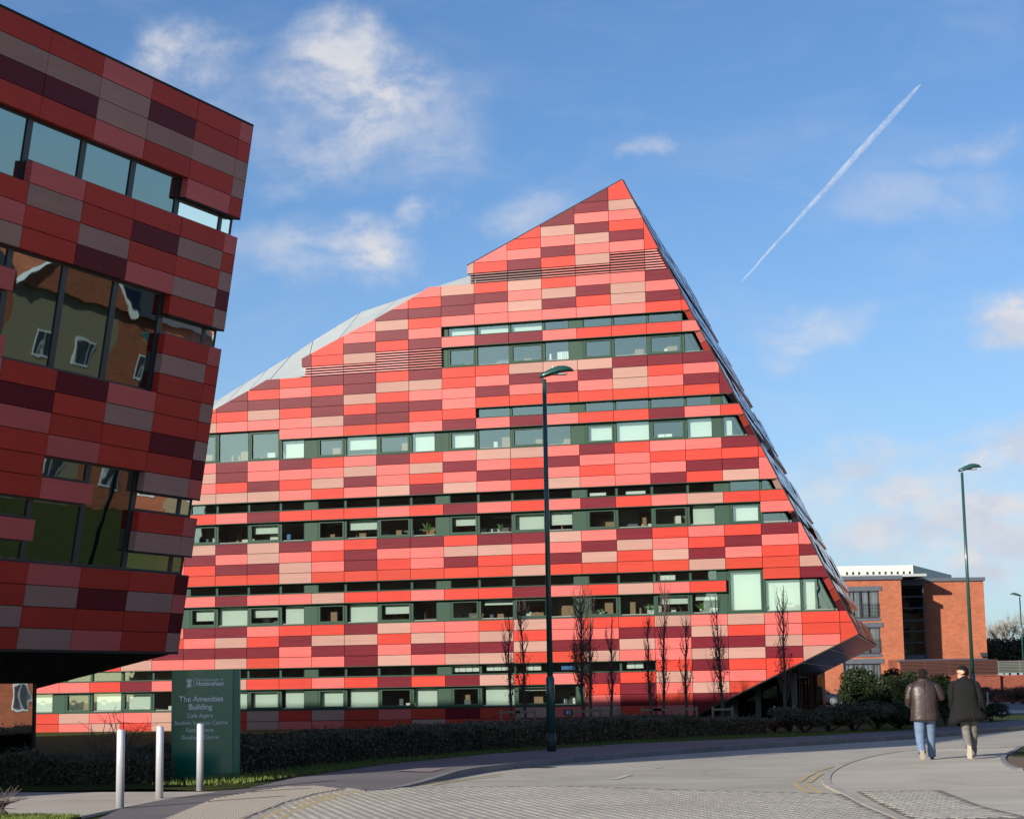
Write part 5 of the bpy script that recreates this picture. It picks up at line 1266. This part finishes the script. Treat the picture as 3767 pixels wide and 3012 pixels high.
def hand(parent, wrist, direction, palm_n, m_):
    wrist = Vector(wrist); d = Vector(direction).normalized(); n = Vector(palm_n).normalized(); s = d.cross(n).normalized(); V = [(wrist, (.026, .022)), (wrist+d*.05, (.034, .018)), (wrist+d*.085, (.038, .016))]; E = [(0, 1), (1, 2)]
    for i, (o_, L) in enumerate(((-.03, .065), (-.01, .078), (.012, .074), (.032, .056))):
        a = wrist+d*.09+s*o_; b0 = len(V); V += [(a, .0095), (a+d*L*.5-n*.012, .009), (a+d*L*.85-n*.035, .0075)]; E += [(2, b0), (b0, b0+1), (b0+1, b0+2)]
    b0 = len(V); V += [(wrist+d*.03-s*.04-n*.01, .012), (wrist+d*.07-s*.055-n*.03, .009)]; E += [(1, b0), (b0, b0+1)]
    return skin_body('hand', V, E, m_, parent)
def head_parts(V, E, neck_i, base, fwd, hs=1.0):
    """neck, skull, jaw, nose and ears as one skinned branch"""
    base = Vector(base); f = Vector(fwd).normalized(); s = Vector((f.y, -f.x, 0)); i = len(V)
    V += [(base, .058*hs), (base+mz*.075*hs+f*.012, (.066*hs, .074*hs)), (base+mz*.14*hs+f*.0, (.080*hs, .094*hs)), (base+mz*.20*hs-f*.006, (.070*hs, .082*hs)), (base+mz*.055*hs+f*.06*hs, .034*hs),
          (base+mz*.10*hs+f*.098*hs, .014*hs), (base+mz*.115*hs+s*.083*hs, .014), (base+mz*.115*hs-s*.083*hs, .014)]
    E += [(neck_i, i), (i, i+1), (i+1, i+2), (i+2, i+3), (i+1, i+4), (i+1, i+5), (i+2, i+6), (i+2, i+7)]
    return base+mz*.135*hs, f, s
def hair(parent, c, f, s, m_, hs=1.0, front=.3):
    vs = []; fs = []; nu, nv = 20, 12
    for v in range(nv+1):
        ph = (v/nv)*2.25
        for u in range(nu):
            a = 6.283*u/nu; d = math.cos(a)*f+math.sin(a)*s; fr = math.cos(a)
            p2 = ph*(1-.44*max(0, fr)-.12*max(0, 1-abs(fr)*2))
            r = 1.0
            vs.append(c+d*(.098 if abs(fr) > .5 else .088)*hs*math.sin(p2)*r*1.04+mz*(.108*hs*math.cos(p2)+.004)+f*(-.008))
    for v in range(nv):
        for u in range(nu): fs.append((v*nu+u, v*nu+(u+1) % nu, (v+1)*nu+(u+1) % nu, (v+1)*nu+u))
    MB().add(vs, fs).obj('hair', m_, parent, smooth=True)
def face(parent, c, f, s, hs, lipm):
    for q in (-1, 1):
        e = c+f*.086*hs+s*q*.032*hs-mz*.005; MB().loft([(e.x, e.y, e.z-.008, .004, .004), (e.x, e.y, e.z, .010, .010), (e.x, e.y, e.z+.008, .004, .004)], 8).obj('eye', EYEM, parent, smooth=True)
    b = c+f*.093*hs-mz*.075*hs; MB().prism([b-s*.022, b+s*.022, b+s*.018-mz*.009, b-s*.018-mz*.009], f*.004).obj('mouth', lipm, parent)
EYEM = mat('eye', (.05, .04, .035), .2); SKD = mat('dark_skin', (.085, .042, .026), .5); SKL = mat('light_brown_skin', (.46, .25, .165), .5); HAIRB = mat('black_hair', (.012, .010, .009), .85, .15, bump=1, bscale=60)
LEATH = mat('brown_leather', (.040, .024, .021), .42, var=.3, nscale=6, bump=.6, bscale=9); DENIM = mat('blue_denim', (.13, .185, .28), .8, var=.22, nscale=9, bump=.4, bscale=40)
COATM = mat('black_wool_coat', (.011, .011, .011), .85, .15, bump=.5, bscale=7); CARGO = mat('grey_cargo_cloth', (.15, .135, .12), .8, var=.2, nscale=10, bump=.5, bscale=14)
SOLE = mat('pale_sole', (.50, .42, .33), .7); SHOEW = mat('white_trainer', (.30, .30, .30), .5); SHOEB = mat('dark_blue_trainer', (.03, .045, .07), .5)

P1 = thing('person', 'heavyset man in a brown leather jacket and light blue jeans walking away', 'person', G(3409, 2793.5, .022), -.12)
V = [((0, 0, .98), (.15, .12)), ((0, 0, 1.2), (.17, .13)), ((0, -.01, 1.42), (.18, .12)), ((0, .0, 1.56), (.09, .08)), ((-.20, 0, 1.52), .07), ((-.29, -.02, 1.25), .05), ((-.22, .2, 1.10), .036), ((.20, 0, 1.52), .07), ((.34, .03, 1.28), .05), ((.22, .25, 1.33), .036),
     ((-.11, .0, .90), .08), ((-.112, .03, .50), .05), ((-.112, -.24, .17), .035), ((.11, .02, .90), .08), ((.123, .165, .50), .05), ((.13, .25, .10), .035)]
E_ = [(0, 1), (1, 2), (2, 3), (2, 4), (4, 5), (5, 6), (2, 7), (7, 8), (8, 9), (0, 10), (10, 11), (11, 12), (0, 13), (13, 14), (14, 15)]
c, f, s = head_parts(V, E_, 3, (0.005, .01, 1.555), (.25, 1, 0), 1.45)
skin_body('body', V, E_, SKD, P1); hair(P1, c, f, s, HAIRB, 1.16); face(P1, c, f, s, 1.34, HAIRB)
J = MB(); J.loft([(0, .01, .80, .292, .20), (0, .01, .84, .290, .20), (0, .0, 1.0, .280, .195), (0, 0, 1.16, .272, .19), (0, -.01, 1.32, .272, .175), (0, -.01, 1.45, .275, .16), (0, -.005, 1.53, .255, .14), (0, 0, 1.59, .19, .11), (0, .005, 1.64, .105, .09), (0, .01, 1.70, .082, .085)], 36, fold=.018, seed=2)
limb(J, [(-.15, 0, 1.53), (-.235, -.01, 1.50), (-.285, -.02, 1.40), (-.315, -.02, 1.24), (-.30, .09, 1.15), (-.23, .19, 1.12)], [.05, .085, .088, .075, .068, .055], seed=1)
limb(J, [(.15, 0, 1.53), (.24, 0, 1.50), (.30, 0, 1.41), (.365, .03, 1.28), (.31, .15, 1.29), (.23, .24, 1.33)], [.05, .085, .088, .08, .068, .055], seed=4)
jo = J.obj('jacket', LEATH, P1, smooth=True)
MB().tube([(0, -.17, 1.58), (0, -.178, 1.4), (0, -.197, 1.1), (0, -.198, .82)], .005, 5).obj('seam', BLACK, jo)
T = MB(); T.loft([(0, .01, .78, .21, .15), (0, .01, .90, .22, .16), (0, .01, 1.0, .20, .15)], 18)
limb(T, [(-.115, .0, .90), (-.112, .02, .70), (-.112, .03, .48), (-.112, -.14, .28), (-.112, -.235, .17)], [.115, .112, .095, .085, .088], fold=.035, seed=3)
limb(T, [(.115, .02, .90), (.118, .11, .70), (.125, .17, .48), (.13, .22, .26), (.132, .245, .06)], [.115, .11, .092, .082, .086], fold=.035, seed=7); T.obj('jeans', DENIM, P1, smooth=True)
shoe(P1, (-.112, -.315, .20), (-.10, -.17, .02), (0, 1, .9), SHOEB, SOLE); shoe(P1, (.135, .20, .0), (.15, .47, .0), (0, 0, 1), SHOEB, SOLE)
hand(P1, (.21, .26, 1.34), (-.4, 1, .2), (-1, -.3, 0), SKD); hand(P1, (-.21, .21, 1.11), (.4, 1, -.1), (1, -.3, 0), SKD)

P2 = thing('person', 'tall dark-haired man in a flapping black coat and grey trousers, looking left', 'person', G(3561, 2790.5, .022), -.15)
V = [((0, 0, 1.0), (.13, .11)), ((0, 0, 1.22), (.14, .11)), ((0, -.01, 1.44), (.17, .11)), ((0, .0, 1.60), (.08, .07)), ((-.19, 0, 1.55), .06), ((-.25, -.03, 1.27), .045), ((-.20, .1, 1.02), .034), ((.19, 0, 1.55), .06), ((.27, -.03, 1.28), .045), ((.30, .05, 1.02), .034),
     ((-.03, -.0, .93), .075), ((.0, .035, .52), .045), ((.02, -.20, .27), .032), ((.13, .02, .93), .075), ((.153, .165, .52), .045), ((.125, .22, .10), .032)]
c, f, s = head_parts(V, E_ := [(0, 1), (1, 2), (2, 3), (2, 4), (4, 5), (5, 6), (2, 7), (7, 8), (8, 9), (0, 10), (10, 11), (11, 12), (0, 13), (13, 14), (14, 15)], 3, (-.02, .02, 1.60), (-.9, .55, 0), 1.42)
skin_body('body', V, E_, SKL, P2); hair(P2, c, f, s, HAIRB, 1.22); face(P2, c, f, s, 1.32, mat('lip', (.3, .12, .1), .5))
MB().loft([(-.01, .01, 1.60, .078, .078), (-.015, .015, 1.685, .070, .072)], 16, cap=False).obj('collar', mat('red_collar', (.40, .05, .03), .7), P2, smooth=True)
def hem(th):
    a = math.cos(th); return .07*a+.03*math.sin(3*th)
K = MB(); K.loft([(.04, -.03, .77, .41, .20, hem), (.025, -.03, .87, .375, .20, lambda t: hem(t)*.6), (.01, -.02, 1.02, .31, .19), (0, -.01, 1.20, .268, .17), (0, -.01, 1.36, .262, .16), (0, -.01, 1.48, .262, .15), (0, -.005, 1.57, .245, .13), (0, 0, 1.62, .18, .11), (-.005, .005, 1.665, .10, .09), (-.01, .01, 1.70, .083, .083)], 36, fold=.03, seed=9)
limb(K, [(-.15, 0, 1.56), (-.23, -.01, 1.53), (-.27, -.02, 1.42), (-.28, -.03, 1.24), (-.27, .03, 1.10), (-.24, .10, 1.0)], [.05, .078, .078, .068, .066, .06], seed=5)
limb(K, [(.15, 0, 1.56), (.23, -.01, 1.53), (.275, -.02, 1.42), (.32, -.03, 1.26), (.36, .03, 1.12), (.38, .08, 1.0)], [.05, .078, .078, .070, .066, .062], seed=6)
fl_ = [(.10, -.205, 1.10), (.31, -.14, 1.14), (.40, -.07, 1.0), (.53, -.05, .80), (.47, -.09, .84), (.36, -.16, .78), (.30, -.2, .80), (.20, -.225, .92)]
ko = K.obj('coat', COATM, P2, smooth=True); MB().tube([(.10, -.21, 1.06), (.13, -.235, .9), (.15, -.245, .80)], .006, 5).obj('vent', BLACK, ko)
T = MB(); T.loft([(.05, .0, .78, .17, .14), (.04, .0, .92, .18, .14), (.03, 0, 1.02, .16, .13)], 18)
limb(T, [(-.04, .0, .92), (-.015, .03, .72), (0, .04, .52), (.01, -.10, .36), (.02, -.20, .26)], [.11, .105, .088, .08, .075], fold=.05, seed=8)
limb(T, [(.13, .02, .92), (.15, .10, .72), (.155, .17, .52), (.14, .20, .30), (.125, .22, .07)], [.11, .105, .09, .078, .075], fold=.05, seed=12); T.obj('trousers', CARGO, P2, smooth=True)
shoe(P2, (.015, -.30, .285), (.015, -.20, .02), (0, 1, .45), SHOEW, SOLE); shoe(P2, (.12, .17, 0), (.10, .45, 0), (0, 0, 1), SHOEB, SOLE)

# ------------------------------------------------------------------ vapour trail
ct = thing('vapour_trail', 'long thin white vapour trail slanting across the blue sky', 'vapour trail', Vector((0, 0, 0)))
M = bpy.data.materials.new('vapour'); M.use_nodes = True; t = NT(M.node_tree); t.n.clear(); o_ = t.new('ShaderNodeOutputMaterial'); df = t.new('ShaderNodeBsdfTranslucent'); d2 = t.new('ShaderNodeBsdfDiffuse'); ad = t.new('ShaderNodeMixShader'); tp2 = t.new('ShaderNodeBsdfTransparent'); mx = t.new('ShaderNodeMixShader')
df.inputs[0].default_value = d2.inputs[0].default_value = (.9, .92, .95, 1); t.l.new(df.outputs[0], ad.inputs[1]); t.l.new(d2.outputs[0], ad.inputs[2])
lw = t.new('ShaderNodeLayerWeight'); lw.inputs[0].default_value = .5; tc2 = t.new('ShaderNodeTexCoord'); nz = t.noise(tc2.outputs['Object'], .035, 6, .7)
fac = t.math('MULTIPLY', t.mapr(lw.outputs['Facing'], 1.0, .35, 0, .34), t.mapr(nz, .35, .6, .35, 1.0)); t.put(mx.inputs[0], fac); t.l.new(tp2.outputs[0], mx.inputs[1]); t.l.new(ad.outputs[0], mx.inputs[2]); t.l.new(mx.outputs[0], o_.inputs[0])
pa = ray(2730, 1030)*3000; pb = ray(3385, 308)*3300; pts = [pa.lerp(pb, i/30)+Vector((random.uniform(-.6, .6), 0, random.uniform(-.6, .6))) for i in range(31)]
MB().tube(pts, [1.0+4.4*min(1, i/18)*(1 if i < 26 else (31-i)/5) for i in range(31)], 16).obj('trail', M, ct, smooth=True)

# ------------------------------------------------------------------ the street across the way (out of frame, mirrored in the glazing)
ROOFT = mat('slate_roof', (.045, .045, .05), .7); CREAM = mat('cream_gable', (.30, .24, .15), .8); WFR = mat('white_window', (.7, .7, .7), .5)
def terrace(loc, rz, n, H, label, w=8.0):
    t = thing('brick_house', label, 'house', loc, rz, 'brick houses across the road'); D = 9
    for i in range(n):
        x = i*w; g = (i % 2 == 1); b = MB().box((x+.02, 0, 0), (x+w-.02, D, H)); 
        b.obj('wall', BRICK if not g else CREAM, t)
        if g: MB().prism([Vector((x-.3, -.35, H)), Vector((x+w+.3, -.35, H)), Vector((x+w/2, -.35, H+3.6))], Vector((0, D, 0))).obj('gable', BRICK, t); MB().tube([(x-.4, -.42, H-.05), (x+w/2, -.42, H+3.7), (x+w+.4, -.42, H-.05)], .14, 4).obj('bargeboard', WFR, t)
        else: MB().prism([Vector((x-.1, -.4, H)), Vector((x-.1, D+.4, H)), Vector((x-.1, D/2, H+3.2))], Vector((w+.2, 0, 0))).obj('roof', ROOFT, t)
        for k in range(int(H/2.9)):
            for q in (1.4, 4.6):
                f_ = MB().box((x+q, -.05, 1+2.9*k), (x+q+1.3, -.02, 2.4+2.9*k)).obj('window', WFR, t); MB().box((x+q+.12, -.07, 1.12+2.9*k), (x+q+.58, -.055, 2.28+2.9*k)).obj('pane', DKF, f_); MB().box((x+q+.7, -.07, 1.12+2.9*k), (x+q+1.18, -.055, 2.28+2.9*k)).obj('pane', DKF, f_)
terrace((50, 86, 0), math.radians(-115.6), 7, 10.0, 'brick terrace with cream gables out to the right of the road'.replace('  ', ' '))
terrace((-95, -62, 0), math.radians(150), 5, 6.0, 'low brick terrace behind the camera on the left side')
rnd = random.Random(1)
for i in range(22):
    a = math.radians(rnd.uniform(190, 300)) if i < 14 else math.radians(rnd.uniform(-20, 42)); R_ = rnd.uniform(95, 150) if i < 14 else rnd.uniform(120, 190); x, y = math.cos(a)*R_, math.sin(a)*R_
    if y > 0 and x/y < .45: continue
    t = thing('roadside_tree', 'winter tree in the belt of trees on the other side of the road', 'tree', Vector((x, y, 0)), 0, 'trees around the campus'); H = rnd.uniform(7, 12)
    pts = [Vector((rnd.gauss(0, 1.6), rnd.gauss(0, 1.6), H*rnd.uniform(.25, 1))) for _ in range(900)]; v, f = leafcloud(pts, .35, rnd); link('crown', newmesh('crown', v, f, HEDGE2), t, kind='stuff'); MB().tube([(0, 0, 0), (0, 0, H*.7)], [.3, .1], 6).obj('trunk', BARK, t)

hl = []; hf = []; NH = 26
for i in range(NH+1):
    f = i/NH; c_ = Vector((118, 175, 0)).lerp(Vector((62, -60, 0)), f); n_ = Vector((.96, -.25, 0))
    for k_, (o_, z_) in enumerate(((0, -.1), (12, 5), (26, 11), (45, 15), (80, 13), (130, 0))): hl.append(c_+n_*o_+mz*(z_*(1+.12*math.sin(i*1.1+k_))*min(1, f*5+.25)))
for i in range(NH):
    for k_ in range(5): hf.append((i*6+k_, i*6+k_+1, (i+1)*6+k_+1, (i+1)*6+k_))
HILLM = leafmat('wooded_slope', (.026, .032, .014), (.055, .045, .025), .95)
link('hillside', newmesh('hillside', hl, hf, HILLM, True), kind='structure')
rnd = random.Random(77); wp = []
for _ in range(26000):
    i = rnd.randrange(NH); k_ = rnd.randrange(4); a, b, c, d = (hl[i*6+k_], hl[i*6+k_+1], hl[(i+1)*6+k_+1], hl[(i+1)*6+k_]); u, v = rnd.random(), rnd.random()
    wp.append(a.lerp(b, u).lerp(d.lerp(c, u), v)+mz*(abs(rnd.gauss(0, 1.4))+1.5*math.sin(u*9+i)))
v, f = leafcloud(wp, .9, rnd); link('hillside_wood', newmesh('hillside_wood', v, f, HILLM), None, label='dark winter wood covering the hillside to the right of the road', cat='wood', kind='stuff')
